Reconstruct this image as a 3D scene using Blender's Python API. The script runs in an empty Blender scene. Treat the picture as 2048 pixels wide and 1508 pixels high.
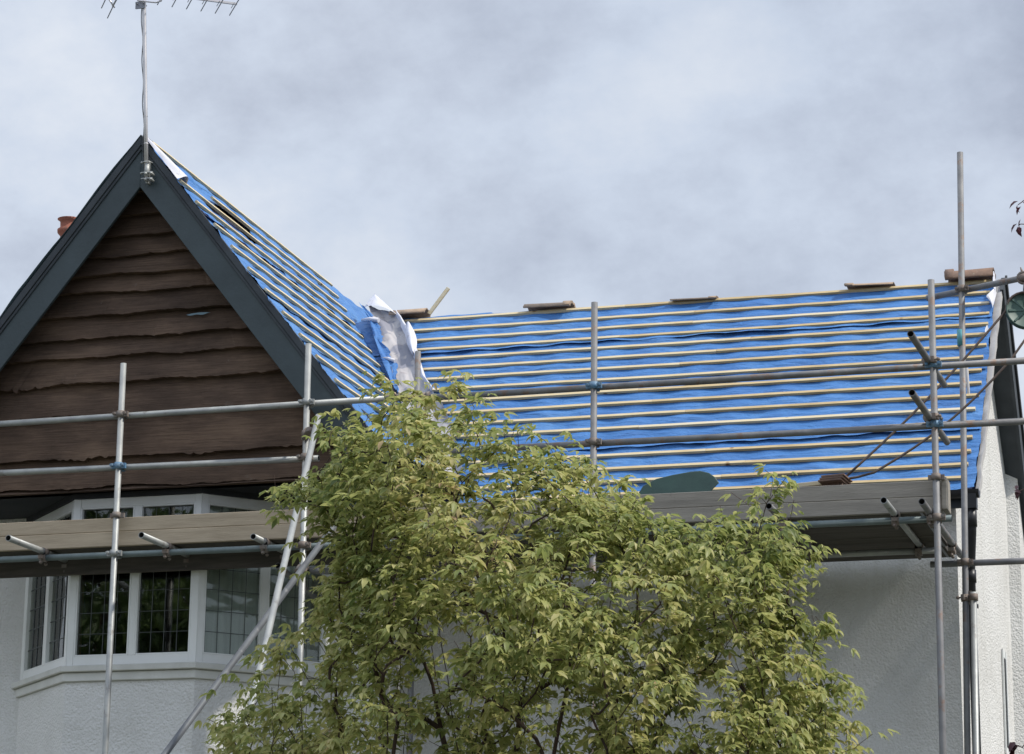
import bpy, bmesh, math, random
import numpy as np
from mathutils import Vector, Matrix, noise

S = bpy.context.scene
COL = S.collection
random.seed(7)
RNG = np.random.default_rng(11)

# ------------------------------------------------------------------ camera
F_PX = 5200.0                       # focal length in pixels of a 2048-wide picture
YAW, PITCH, ROLL = (math.radians(a) for a in (-16.45, 14.39, 0.69))
EYE = Vector((0, 0, 1.6))
FWD = Vector((math.sin(YAW) * math.cos(PITCH), math.cos(YAW) * math.cos(PITCH), math.sin(PITCH)))
_r = Vector((math.cos(YAW), -math.sin(YAW), 0))
_u = _r.cross(FWD)
RIGHT = _r * math.cos(ROLL) + _u * math.sin(ROLL)
UP = -_r * math.sin(ROLL) + _u * math.cos(ROLL)
cam_data = bpy.data.cameras.new('camera')
cam_data.sensor_width = 36
cam_data.lens = F_PX / 2048 * 36
cam_data.clip_end = 3000
cam = bpy.data.objects.new('camera', cam_data)
COL.objects.link(cam)
m = Matrix.Identity(4)
for i in range(3):
    m[i][0], m[i][1], m[i][2], m[i][3] = RIGHT[i], UP[i], -FWD[i], EYE[i]
cam.matrix_world = m
S.camera = cam


def ray(x, y):
    return FWD + RIGHT * ((x - 1024) / F_PX) - UP * ((y - 754) / F_PX)


def at(x, y, Y):
    """the point on the vertical plane at depth Y that the survey photograph shows at (x, y)"""
    d = ray(x, y)
    return EYE + d * (Y / d.y)


def atz(x, y, Z):
    d = ray(x, y)
    return EYE + d * ((Z - EYE.z) / d.z)


def onplane(x, y, p0, n):
    d = ray(x, y)
    return EYE + d * (n.dot(p0 - EYE) / n.dot(d))


# ------------------------------------------------------------------ light
SUN_AZ, SUN_EL = math.radians(91.2), math.radians(50)      # azimuth measured from +Y towards +X
sd = Vector((math.sin(SUN_AZ) * math.cos(SUN_EL), math.cos(SUN_AZ) * math.cos(SUN_EL), math.sin(SUN_EL)))
sun = bpy.data.lights.new('sun', 'SUN')
sun.energy = 3.2
sun.angle = math.radians(2.5)
sun.color = (1.0, 0.95, 0.87)
sun_o = bpy.data.objects.new('sun', sun)
sun_o.rotation_euler = sd.to_track_quat('Z', 'Y').to_euler()
sun_o.location = (10, 0, 30)
COL.objects.link(sun_o)

world = bpy.data.worlds.new('World')
S.world = world
world.use_nodes = True
nt = world.node_tree
nt.nodes.clear()


def N(tree, typ, **kw):
    n = tree.nodes.new(typ)
    for k, v in kw.items():
        if k in n.inputs:
            n.inputs[k].default_value = v
        else:
            setattr(n, k, v)
    return n


def L(tree, a, ao, b, bi):
    tree.links.new(a.outputs[ao], b.inputs[bi])


def ramp(tree, stops, interp='LINEAR'):
    n = tree.nodes.new('ShaderNodeValToRGB')
    n.color_ramp.interpolation = interp
    e = n.color_ramp.elements
    while len(e) < len(stops):
        e.new(0.5)
    for i, (p, c) in enumerate(stops):
        e[i].position = p
        e[i].color = (*c, 1) if len(c) == 3 else c
    return n


sky = N(nt, 'ShaderNodeTexSky', sky_type='NISHITA', sun_disc=False)
sky.sun_elevation = SUN_EL
sky.sun_rotation = SUN_AZ
sky.air_density = 1.0
sky.dust_density = 1.5
bg_sky = N(nt, 'ShaderNodeBackground', Strength=0.1)
L(nt, sky, 0, bg_sky, 0)
tc = N(nt, 'ShaderNodeTexCoord')
sep = N(nt, 'ShaderNodeSeparateXYZ')
L(nt, tc, 'Generated', sep, 0)
# clouds lie on a layer overhead: direction / (height + small) gives their perspective
addz = N(nt, 'ShaderNodeMath', operation='ADD')
addz.inputs[1].default_value = 0.55
L(nt, sep, 2, addz, 0)
mx = N(nt, 'ShaderNodeMath', operation='MAXIMUM')
mx.inputs[1].default_value = 0.03
L(nt, addz, 0, mx, 0)
dvx = N(nt, 'ShaderNodeMath', operation='DIVIDE')
dvy = N(nt, 'ShaderNodeMath', operation='DIVIDE')
L(nt, sep, 0, dvx, 0)
L(nt, mx, 0, dvx, 1)
L(nt, sep, 1, dvy, 0)
L(nt, mx, 0, dvy, 1)
comb = N(nt, 'ShaderNodeCombineXYZ')
L(nt, dvx, 0, comb, 0)
L(nt, dvy, 0, comb, 1)
n1 = N(nt, 'ShaderNodeTexNoise', Scale=5.6, Detail=9.0, Roughness=0.60, Distortion=0.0)
L(nt, comb, 0, n1, 'Vector')
n2 = N(nt, 'ShaderNodeTexNoise', Scale=1.3, Detail=4.0, Roughness=0.5)
mp = N(nt, 'ShaderNodeMapping')
mp.inputs['Location'].default_value = (3.1, 1.7, 0.4)
L(nt, comb, 0, mp, 0)
L(nt, mp, 0, n2, 'Vector')
cl = ramp(nt, [(0.32, (0.385, 0.43, 0.525)), (0.43, (0.485, 0.54, 0.645)), (0.52, (0.565, 0.63, 0.74)), (0.66, (0.68, 0.725, 0.80))])
tilt = N(nt, 'ShaderNodeMath', operation='MULTIPLY_ADD')     # the overcast thickens towards +X
tilt.inputs[1].default_value = -0.22
tilt.inputs[2].default_value = -0.058
L(nt, sep, 0, tilt, 0)
tadd = N(nt, 'ShaderNodeMath', operation='ADD')
L(nt, n1, 0, tadd, 0)
L(nt, tilt, 0, tadd, 1)
L(nt, tadd, 0, cl, 0)
bg_cl = N(nt, 'ShaderNodeBackground', Strength=1.05)
L(nt, cl, 0, bg_cl, 0)
zen = N(nt, 'ShaderNodeMapRange', interpolation_type='SMOOTHSTEP')
zen.inputs['From Min'].default_value = 0.36
zen.inputs['From Max'].default_value = 0.95
zen.inputs['To Min'].default_value = 0.90
zen.inputs['To Max'].default_value = 1.75
L(nt, sep, 2, zen, 0)
beh = N(nt, 'ShaderNodeMapRange')
beh.inputs['From Min'].default_value = -0.1
beh.inputs['From Max'].default_value = -0.9
beh.inputs['To Min'].default_value = 0.0
beh.inputs['To Max'].default_value = 0.35
L(nt, sep, 1, beh, 0)
sumz = N(nt, 'ShaderNodeMath', operation='ADD')
L(nt, zen, 0, sumz, 0)
L(nt, beh, 0, sumz, 1)
L(nt, sumz, 0, bg_cl, 'Strength')
cover = ramp(nt, [(0.30, (0.72,) * 3), (0.55, (1.0,) * 3)])
L(nt, n2, 0, cover, 0)
mixs = N(nt, 'ShaderNodeMixShader')
L(nt, cover, 0, mixs, 0)
L(nt, bg_sky, 0, mixs, 1)
L(nt, bg_cl, 0, mixs, 2)
wo = N(nt, 'ShaderNodeOutputWorld')
L(nt, mixs, 0, wo, 0)

S.view_settings.view_transform = 'Standard'
S.view_settings.look = 'None'
S.view_settings.exposure = 0.32
S.view_settings.gamma = 1.0

# ------------------------------------------------------------------ materials
MATS = {}


def material(name, build):
    mt = bpy.data.materials.new(name)
    mt.use_nodes = True
    t = mt.node_tree
    t.nodes.clear()
    out = t.nodes.new('ShaderNodeOutputMaterial')
    build(t, out)
    MATS[name] = mt
    return mt


def simple(name, c1, c2=None, scale=8.0, rough=0.6, metal=0.0, bump=0.0, bscale=None, stretch=(1, 1, 1), detail=6,
           spec=0.4, spots=None):
    """two-tone noise colour, optional coloured blotches, optional bump"""
    def b(t, out):
        p = N(t, 'ShaderNodeBsdfPrincipled', Roughness=rough, Metallic=metal)
        p.inputs['Specular IOR Level'].default_value = spec
        L(t, p, 0, out, 0)
        g = N(t, 'ShaderNodeNewGeometry')
        mpn = N(t, 'ShaderNodeMapping')
        mpn.inputs['Scale'].default_value = stretch
        L(t, g, 'Position', mpn, 0)
        nz = N(t, 'ShaderNodeTexNoise', Scale=scale, Detail=detail, Roughness=0.6)
        L(t, mpn, 0, nz, 'Vector')
        r = ramp(t, [(0.32, c1), (0.68, c2 or c1)])
        L(t, nz, 0, r, 0)
        last = r
        if spots:
            sc, th, colr, amt = spots
            nz2 = N(t, 'ShaderNodeTexNoise', Scale=sc, Detail=5.0, Roughness=0.65)
            L(t, g, 'Position', nz2, 'Vector')
            rr = ramp(t, [(th, (0, 0, 0)), (th + 0.08, (amt,) * 3)])
            L(t, nz2, 0, rr, 0)
            mixc = N(t, 'ShaderNodeMix', data_type='RGBA')
            mixc.inputs[7].default_value = (*colr, 1)
            L(t, rr, 0, mixc, 0)
            t.links.new(last.outputs[0], mixc.inputs[6])
            t.links.new(mixc.outputs[2], p.inputs['Base Color'])
        else:
            L(t, last, 0, p, 'Base Color')
        if bump:
            nb = N(t, 'ShaderNodeTexNoise', Scale=bscale or scale * 3, Detail=4.0, Roughness=0.6)
            L(t, mpn, 0, nb, 'Vector')
            bp = N(t, 'ShaderNodeBump', Strength=1.0, Distance=bump)
            L(t, nb, 0, bp, 'Height')
            L(t, bp, 0, p, 'Normal')
    return material(name, b)


def build_roughcast(t, out):
    p = N(t, 'ShaderNodeBsdfPrincipled', Roughness=0.9)
    p.inputs['Specular IOR Level'].default_value = 0.2
    L(t, p, 0, out, 0)
    g = N(t, 'ShaderNodeNewGeometry')
    big = N(t, 'ShaderNodeTexNoise', Scale=1.1, Detail=5.0, Roughness=0.6)
    L(t, g, 'Position', big, 'Vector')
    r = ramp(t, [(0.25, (0.60, 0.59, 0.56)), (0.5, (0.72, 0.715, 0.69)), (0.75, (0.79, 0.785, 0.765))])
    L(t, big, 0, r, 0)
    # rain streaks, stretched down the wall
    mpn = N(t, 'ShaderNodeMapping')
    mpn.inputs['Scale'].default_value = (7, 7, 0.5)
    L(t, g, 'Position', mpn, 0)
    st = N(t, 'ShaderNodeTexNoise', Scale=1.0, Detail=4.0)
    L(t, mpn, 0, st, 'Vector')
    sr = ramp(t, [(0.58, (1, 1, 1)), (0.80, (0.88, 0.875, 0.85))])
    L(t, st, 0, sr, 0)
    mul = N(t, 'ShaderNodeMix', data_type='RGBA', blend_type='MULTIPLY')
    mul.inputs[0].default_value = 1.0
    t.links.new(r.outputs[0], mul.inputs[6])
    t.links.new(sr.outputs[0], mul.inputs[7])
    t.links.new(mul.outputs[2], p.inputs['Base Color'])
    v = N(t, 'ShaderNodeTexVoronoi', Scale=52.0)
    L(t, g, 'Position', v, 'Vector')
    nb = N(t, 'ShaderNodeTexNoise', Scale=30.0, Detail=6.0, Roughness=0.75)
    L(t, g, 'Position', nb, 'Vector')
    sub = N(t, 'ShaderNodeMath', operation='SUBTRACT')
    L(t, nb, 0, sub, 0)
    ml = N(t, 'ShaderNodeMath', operation='MULTIPLY')
    ml.inputs[1].default_value = 0.45
    L(t, v, 'Distance', ml, 0)
    L(t, ml, 0, sub, 1)
    bp = N(t, 'ShaderNodeBump', Strength=0.9, Distance=0.018)
    L(t, sub, 0, bp, 'Height')
    L(t, bp, 0, p, 'Normal')


material('roughcast', build_roughcast)


def build_membrane(t, out):
    p = N(t, 'ShaderNodeBsdfPrincipled', Roughness=0.5)
    p.inputs['Specular IOR Level'].default_value = 0.35
    L(t, p, 0, out, 0)
    g = N(t, 'ShaderNodeNewGeometry')
    nz = N(t, 'ShaderNodeTexNoise', Scale=2.2, Detail=6.0, Roughness=0.62)
    L(t, g, 'Position', nz, 'Vector')
    r = ramp(t, [(0.3, (0.044, 0.148, 0.39)), (0.55, (0.060, 0.190, 0.455)), (0.75, (0.112, 0.258, 0.51))])
    L(t, nz, 0, r, 0)
    L(t, r, 0, p, 'Base Color')
    mpn = N(t, 'ShaderNodeMapping')
    mpn.inputs['Scale'].default_value = (1.6, 1.6, 9)
    L(t, g, 'Position', mpn, 0)
    nb = N(t, 'ShaderNodeTexNoise', Scale=2.4, Detail=5.0, Roughness=0.62, Distortion=0.8)
    L(t, mpn, 0, nb, 'Vector')
    bp = N(t, 'ShaderNodeBump', Strength=0.7, Distance=0.05)
    L(t, nb, 0, bp, 'Height')
    L(t, bp, 0, p, 'Normal')


material('membrane', build_membrane)


def build_white_membrane(t, out):
    p = N(t, 'ShaderNodeBsdfPrincipled', Roughness=0.55)
    L(t, p, 0, out, 0)
    g = N(t, 'ShaderNodeNewGeometry')
    nz = N(t, 'ShaderNodeTexNoise', Scale=3.0, Detail=5.0, Roughness=0.6)
    L(t, g, 'Position', nz, 'Vector')
    r = ramp(t, [(0.35, (0.50, 0.51, 0.58)), (0.6, (0.64, 0.64, 0.68))])
    L(t, nz, 0, r, 0)
    # faint rust-grey printing on the underside
    mpn = N(t, 'ShaderNodeMapping')
    mpn.inputs['Scale'].default_value = (9, 9, 3.2)
    mpn.inputs['Rotation'].default_value = (0, 0.5, 0)
    L(t, g, 'Position', mpn, 0)
    pr = N(t, 'ShaderNodeTexNoise', Scale=1.7, Detail=2.0, Roughness=0.8)
    L(t, mpn, 0, pr, 'Vector')
    rr = ramp(t, [(0.60, (1, 1, 1)), (0.66, (0.72, 0.66, 0.66))])
    L(t, pr, 0, rr, 0)
    mul = N(t, 'ShaderNodeMix', data_type='RGBA', blend_type='MULTIPLY')
    mul.inputs[0].default_value = 0.7
    t.links.new(r.outputs[0], mul.inputs[6])
    t.links.new(rr.outputs[0], mul.inputs[7])
    t.links.new(mul.outputs[2], p.inputs['Base Color'])
    nb = N(t, 'ShaderNodeTexNoise', Scale=6.0, Detail=3.0, Roughness=0.5)
    L(t, g, 'Position', nb, 'Vector')
    bp = N(t, 'ShaderNodeBump', Strength=0.4, Distance=0.008)
    L(t, nb, 0, bp, 'Height')
    L(t, bp, 0, p, 'Normal')


material('white_membrane', build_white_membrane)


def build_valley(t, out):
    p = N(t, 'ShaderNodeBsdfPrincipled', Roughness=0.6)
    L(t, p, 0, out, 0)
    g = N(t, 'ShaderNodeNewGeometry')
    nz = N(t, 'ShaderNodeTexNoise', Scale=4.2, Detail=3.0, Roughness=0.55, Distortion=0.6)
    L(t, g, 'Position', nz, 'Vector')
    r = ramp(t, [(0.44, (0.235, 0.235, 0.27)), (0.49, (0.40, 0.375, 0.37)), (0.60, (0.45, 0.425, 0.42))])
    L(t, nz, 0, r, 0)
    mpn = N(t, 'ShaderNodeMapping')
    mpn.inputs['Scale'].default_value = (5, 5, 14)
    L(t, g, 'Position', mpn, 0)
    pr = N(t, 'ShaderNodeTexNoise', Scale=1.6, Detail=4.0, Roughness=0.8)
    L(t, mpn, 0, pr, 'Vector')
    rr = ramp(t, [(0.60, (1, 1, 1)), (0.66, (0.62, 0.52, 0.53))])
    L(t, pr, 0, rr, 0)
    mul = N(t, 'ShaderNodeMix', data_type='RGBA', blend_type='MULTIPLY')
    mul.inputs[0].default_value = 0.8
    t.links.new(r.outputs[0], mul.inputs[6])
    t.links.new(rr.outputs[0], mul.inputs[7])
    t.links.new(mul.outputs[2], p.inputs['Base Color'])


material('valley_grey', build_valley)




def build_batten(t, out):
    p = N(t, 'ShaderNodeBsdfPrincipled', Roughness=0.75)
    p.inputs['Specular IOR Level'].default_value = 0.25
    L(t, p, 0, out, 0)
    g = N(t, 'ShaderNodeNewGeometry')
    mpn = N(t, 'ShaderNodeMapping')
    mpn.inputs['Scale'].default_value = (1.2, 1.2, 12)
    L(t, g, 'Position', mpn, 0)
    q = N(t, 'ShaderNodeTexNoise', Scale=3.0, Detail=7.0, Roughness=0.65)
    L(t, mpn, 0, q, 'Vector')
    ri = N(t, 'ShaderNodeMath', operation='MULTIPLY_ADD')
    ri.inputs[1].default_value = 0.36
    L(t, g, 'Random Per Island', ri, 0)
    hf = N(t, 'ShaderNodeMath', operation='MULTIPLY_ADD')
    hf.inputs[1].default_value = 0.9
    hf.inputs[2].default_value = -0.14
    L(t, q, 0, hf, 0)
    L(t, hf, 0, ri, 2)
    r = ramp(t, [(0.10, (0.36, 0.26, 0.13)), (0.40, (0.55, 0.43, 0.24)), (0.62, (0.62, 0.53, 0.35)), (0.85, (0.60, 0.55, 0.45))])
    L(t, ri, 0, r, 0)
    k = N(t, 'ShaderNodeTexVoronoi', Scale=2.6)
    L(t, g, 'Position', k, 'Vector')
    kr = ramp(t, [(0.035, (0.35, 0.22, 0.12)), (0.075, (1, 1, 1))])
    L(t, k, 'Distance', kr, 0)
    mul = N(t, 'ShaderNodeMix', data_type='RGBA', blend_type='MULTIPLY')
    mul.inputs[0].default_value = 1.0
    t.links.new(r.outputs[0], mul.inputs[6])
    t.links.new(kr.outputs[0], mul.inputs[7])
    t.links.new(mul.outputs[2], p.inputs['Base Color'])


material('batten', build_batten)
simple('slate_paint', (0.050, 0.070, 0.078), (0.036, 0.051, 0.057), scale=3.0, rough=0.55, bump=0.003, bscale=24, spots=(7, 0.68, (0.14, 0.17, 0.17), 0.5))
simple('dark_trim', (0.055, 0.065, 0.075), (0.035, 0.042, 0.05), scale=5.0, rough=0.7)


def build_waney(t, out):
    p = N(t, 'ShaderNodeBsdfPrincipled', Roughness=0.85)
    p.inputs['Specular IOR Level'].default_value = 0.25
    L(t, p, 0, out, 0)
    g = N(t, 'ShaderNodeNewGeometry')

    def nz(scale, stretch, detail=6.0, rough=0.6, dist=0.0):
        mpn = N(t, 'ShaderNodeMapping')
        mpn.inputs['Scale'].default_value = stretch
        L(t, g, 'Position', mpn, 0)
        q = N(t, 'ShaderNodeTexNoise', Scale=scale, Detail=detail, Roughness=rough, Distortion=dist)
        L(t, mpn, 0, q, 'Vector')
        return q
    big = nz(1.6, (1, 1, 2.2))
    grain = nz(3.0, (1, 1, 26), 8.0, 0.7, 0.6)
    r1 = ramp(t, [(0.28, (0.068, 0.046, 0.034)), (0.5, (0.122, 0.082, 0.059)), (0.74, (0.21, 0.142, 0.098))])
    L(t, big, 0, r1, 0)
    r2 = ramp(t, [(0.30, (0.50, 0.48, 0.46)), (0.55, (1, 1, 1)), (0.75, (1.35, 1.3, 1.25))])
    L(t, grain, 0, r2, 0)
    mul = N(t, 'ShaderNodeMix', data_type='RGBA', blend_type='MULTIPLY')
    mul.inputs[0].default_value = 0.85
    isl = ramp(t, [(0.0, (0.76, 0.76, 0.77)), (1.0, (1.14, 1.12, 1.10))])
    L(t, g, 'Random Per Island', isl, 0)
    m0 = N(t, 'ShaderNodeMix', data_type='RGBA', blend_type='MULTIPLY')
    m0.inputs[0].default_value = 1.0
    t.links.new(r1.outputs[0], m0.inputs[6])
    t.links.new(isl.outputs[0], m0.inputs[7])
    r1 = m0
    t.links.new(r1.outputs[2], mul.inputs[6])
    t.links.new(r2.outputs[0], mul.inputs[7])
    # bird lime, scuffs and washed-out weathering
    sp = nz(5.0, (1, 1, 1.4), 7.0, 0.75)
    r3 = ramp(t, [(0.655, (0, 0, 0)), (0.72, (0.6, 0.6, 0.6))])
    L(t, sp, 0, r3, 0)
    mx2 = N(t, 'ShaderNodeMix', data_type='RGBA')
    mx2.inputs[7].default_value = (0.20, 0.175, 0.15, 1)
    L(t, r3, 0, mx2, 0)
    t.links.new(mul.outputs[2], mx2.inputs[6])
    t.links.new(mx2.outputs[2], p.inputs['Base Color'])
    bp = N(t, 'ShaderNodeBump', Strength=1.0, Distance=0.012)
    L(t, grain, 0, bp, 'Height')
    L(t, bp, 0, p, 'Normal')


material('waney_board', build_waney)
simple('near_black', (0.032, 0.035, 0.042), (0.042, 0.045, 0.05), scale=4, rough=0.9)  # near-black tone for soffits, gable backing and verge cap
simple('upvc', (0.80, 0.81, 0.79), (0.72, 0.73, 0.70), scale=2.5, rough=0.35)
simple('sill_paint', (0.62, 0.62, 0.58), (0.52, 0.52, 0.48), scale=5, rough=0.7, bump=0.003, bscale=30)
simple('lead', (0.11, 0.12, 0.12), (0.08, 0.09, 0.09), rough=0.5)
simple('curtain', (0.74, 0.78, 0.76), (0.52, 0.57, 0.55), scale=1.0, rough=0.9, stretch=(16, 16, 0.5))
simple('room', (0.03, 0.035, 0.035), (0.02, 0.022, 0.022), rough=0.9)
simple('galvanised', (0.39, 0.40, 0.385), (0.26, 0.27, 0.27), scale=6, rough=0.5, metal=0.35, stretch=(1, 1, 1), spots=(9, 0.60, (0.20, 0.185, 0.17), 0.75), bump=0.001, bscale=60)
simple('old_steel', (0.23, 0.23, 0.23), (0.14, 0.14, 0.145), scale=6, rough=0.6, metal=0.25, spots=(9, 0.56, (0.20, 0.125, 0.085), 0.7), bump=0.0012, bscale=60)
simple('green_steel', (0.17, 0.21, 0.21), (0.11, 0.14, 0.145), scale=6, rough=0.55, metal=0.25, spots=(5, 0.62, (0.13, 0.14, 0.13), 0.7))
simple('dark_steel', (0.135, 0.145, 0.155), (0.085, 0.092, 0.10), scale=7, rough=0.55, metal=0.2, spots=(8, 0.6, (0.22, 0.22, 0.22), 0.6))
simple('teal_paint', (0.06, 0.27, 0.32), (0.10, 0.30, 0.33), scale=9, rough=0.5, spots=(12, 0.62, (0.3, 0.32, 0.32), 0.7))
simple('rusty_fitting', (0.17, 0.125, 0.10), (0.24, 0.22, 0.20), scale=14, rough=0.7, metal=0.3)
simple('blue_fitting', (0.07, 0.20, 0.36), (0.18, 0.25, 0.31), scale=14, rough=0.55, metal=0.1)
simple('tube_bore', (0.02, 0.02, 0.02), rough=0.9)
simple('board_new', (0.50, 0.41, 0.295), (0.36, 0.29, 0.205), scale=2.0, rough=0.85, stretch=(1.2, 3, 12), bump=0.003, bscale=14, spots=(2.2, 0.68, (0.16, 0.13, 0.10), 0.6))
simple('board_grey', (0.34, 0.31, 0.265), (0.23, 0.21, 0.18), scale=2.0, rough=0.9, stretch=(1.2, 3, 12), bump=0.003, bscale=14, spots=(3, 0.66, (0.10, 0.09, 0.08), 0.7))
simple('board_under_shade', (0.10, 0.088, 0.075), (0.05, 0.045, 0.039), scale=2.0, rough=0.9, stretch=(1.2, 12, 12), bump=0.003, bscale=14)  # wood darkened in its colour for the shaded, dirty platform underside
simple('black_plastic', (0.018, 0.019, 0.022), (0.028, 0.028, 0.03), rough=0.4)
simple('terracotta', (0.36, 0.13, 0.085), (0.26, 0.095, 0.065), scale=9, rough=0.85, spots=(6, 0.64, (0.15, 0.10, 0.08), 0.6))
simple('clay_tile', (0.23, 0.145, 0.105), (0.15, 0.105, 0.085), scale=12, rough=0.9, bump=0.004, bscale=40, spots=(14, 0.62, (0.27, 0.24, 0.19), 0.7))
simple('brown_tile', (0.42, 0.31, 0.22), (0.27, 0.205, 0.155), scale=12, rough=0.9, bump=0.004, bscale=40, spots=(10, 0.62, (0.25, 0.23, 0.20), 0.7))
simple('brick', (0.27, 0.12, 0.085), (0.2, 0.09, 0.07), scale=8, rough=0.9)
simple('aluminium', (0.62, 0.60, 0.60), (0.50, 0.49, 0.50), scale=5, rough=0.4, metal=0.5)
simple('grey_metal', (0.30, 0.31, 0.34), (0.2, 0.21, 0.24), scale=9, rough=0.5, metal=0.4)
simple('rope', (0.115, 0.085, 0.07), (0.07, 0.055, 0.05), scale=60, rough=0.9)
simple('green_paint', (0.065, 0.12, 0.095), (0.045, 0.085, 0.07), scale=6, rough=0.5, spots=(11, 0.66, (0.12, 0.15, 0.12), 0.5))
simple('green_sheet', (0.025, 0.062, 0.052), (0.018, 0.045, 0.04), scale=5, rough=0.5, bump=0.004, bscale=9)
simple('rear_tile', (0.19, 0.10, 0.075), (0.13, 0.075, 0.06), scale=10, rough=0.9)
simple('bark', (0.085, 0.052, 0.04), (0.05, 0.036, 0.03), scale=20, rough=0.9, stretch=(1, 1, 0.4), bump=0.004, bscale=50)
simple('grass', (0.07, 0.078, 0.052), (0.115, 0.115, 0.085), scale=0.8, rough=0.95)
simple('shaded_fold_navy', (0.020, 0.030, 0.085), (0.026, 0.036, 0.095), rough=0.9)  # dark navy standing for the shade inside a membrane fold
simple('faded_scrap', (0.16, 0.23, 0.27), (0.11, 0.18, 0.22), scale=9, rough=0.7)
simple('undercloak', (0.46, 0.45, 0.44), (0.34, 0.33, 0.33), scale=7, rough=0.8)


def build_glass(t, out):
    tr = N(t, 'ShaderNodeBsdfTransparent')
    tr.inputs[0].default_value = (0.86, 0.88, 0.85, 1)
    gl = N(t, 'ShaderNodeBsdfGlossy', Roughness=0.02)
    gl.inputs[0].default_value = (0.95, 0.97, 0.95, 1)
    g = N(t, 'ShaderNodeNewGeometry')
    nb = N(t, 'ShaderNodeTexNoise', Scale=2.5, Detail=1.0)
    L(t, g, 'Position', nb, 'Vector')
    bp = N(t, 'ShaderNodeBump', Strength=0.25, Distance=0.02)
    L(t, nb, 0, bp, 'Height')
    L(t, bp, 0, gl, 'Normal')
    fr = N(t, 'ShaderNodeFresnel', IOR=1.55)
    mxs = N(t, 'ShaderNodeMixShader')
    L(t, fr, 0, mxs, 0)
    L(t, tr, 0, mxs, 1)
    L(t, gl, 0, mxs, 2)
    L(t, mxs, 0, out, 0)


material('glass', build_glass)


def leaf_material(name, stops, trans=0.35, rough=0.45):
    def b(t, out):
        g = N(t, 'ShaderNodeNewGeometry')
        nz = N(t, 'ShaderNodeTexNoise', Scale=1.6, Detail=2.0)
        L(t, g, 'Position', nz, 'Vector')
        mixv = N(t, 'ShaderNodeMath', operation='MULTIPLY_ADD')
        mixv.inputs[1].default_value = 0.55
        L(t, g, 'Random Per Island', mixv, 0)
        hf = N(t, 'ShaderNodeMath', operation='MULTIPLY_ADD')
        hf.inputs[1].default_value = 1.1
        hf.inputs[2].default_value = -0.32
        L(t, nz, 0, hf, 0)
        L(t, hf, 0, mixv, 2)
        r = ramp(t, stops)
        L(t, mixv, 0, r, 0)
        p = N(t, 'ShaderNodeBsdfPrincipled', Roughness=rough)
        p.inputs['Specular IOR Level'].default_value = 0.35
        L(t, r, 0, p, 'Base Color')
        tl = N(t, 'ShaderNodeBsdfTranslucent')
        L(t, r, 0, tl, 0)
        mxs = N(t, 'ShaderNodeMixShader')
        mxs.inputs[0].default_value = trans
        L(t, p, 0, mxs, 1)
        L(t, tl, 0, mxs, 2)
        L(t, mxs, 0, out, 0)
    return material(name, b)


leaf_material('maple_leaf', [(0.04, (0.115, 0.158, 0.048)), (0.32, (0.26, 0.300, 0.095)), (0.62, (0.43, 0.435, 0.158)), (0.88, (0.56, 0.51, 0.23)), (1.0, (0.52, 0.38, 0.22))], trans=0.5)
leaf_material('purple_leaf', [(0.2, (0.045, 0.014, 0.018)), (0.8, (0.085, 0.022, 0.03))], trans=0.2)
leaf_material('far_leaf', [(0.2, (0.07, 0.12, 0.04)), (0.8, (0.17, 0.24, 0.075))], trans=0.3)


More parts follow.
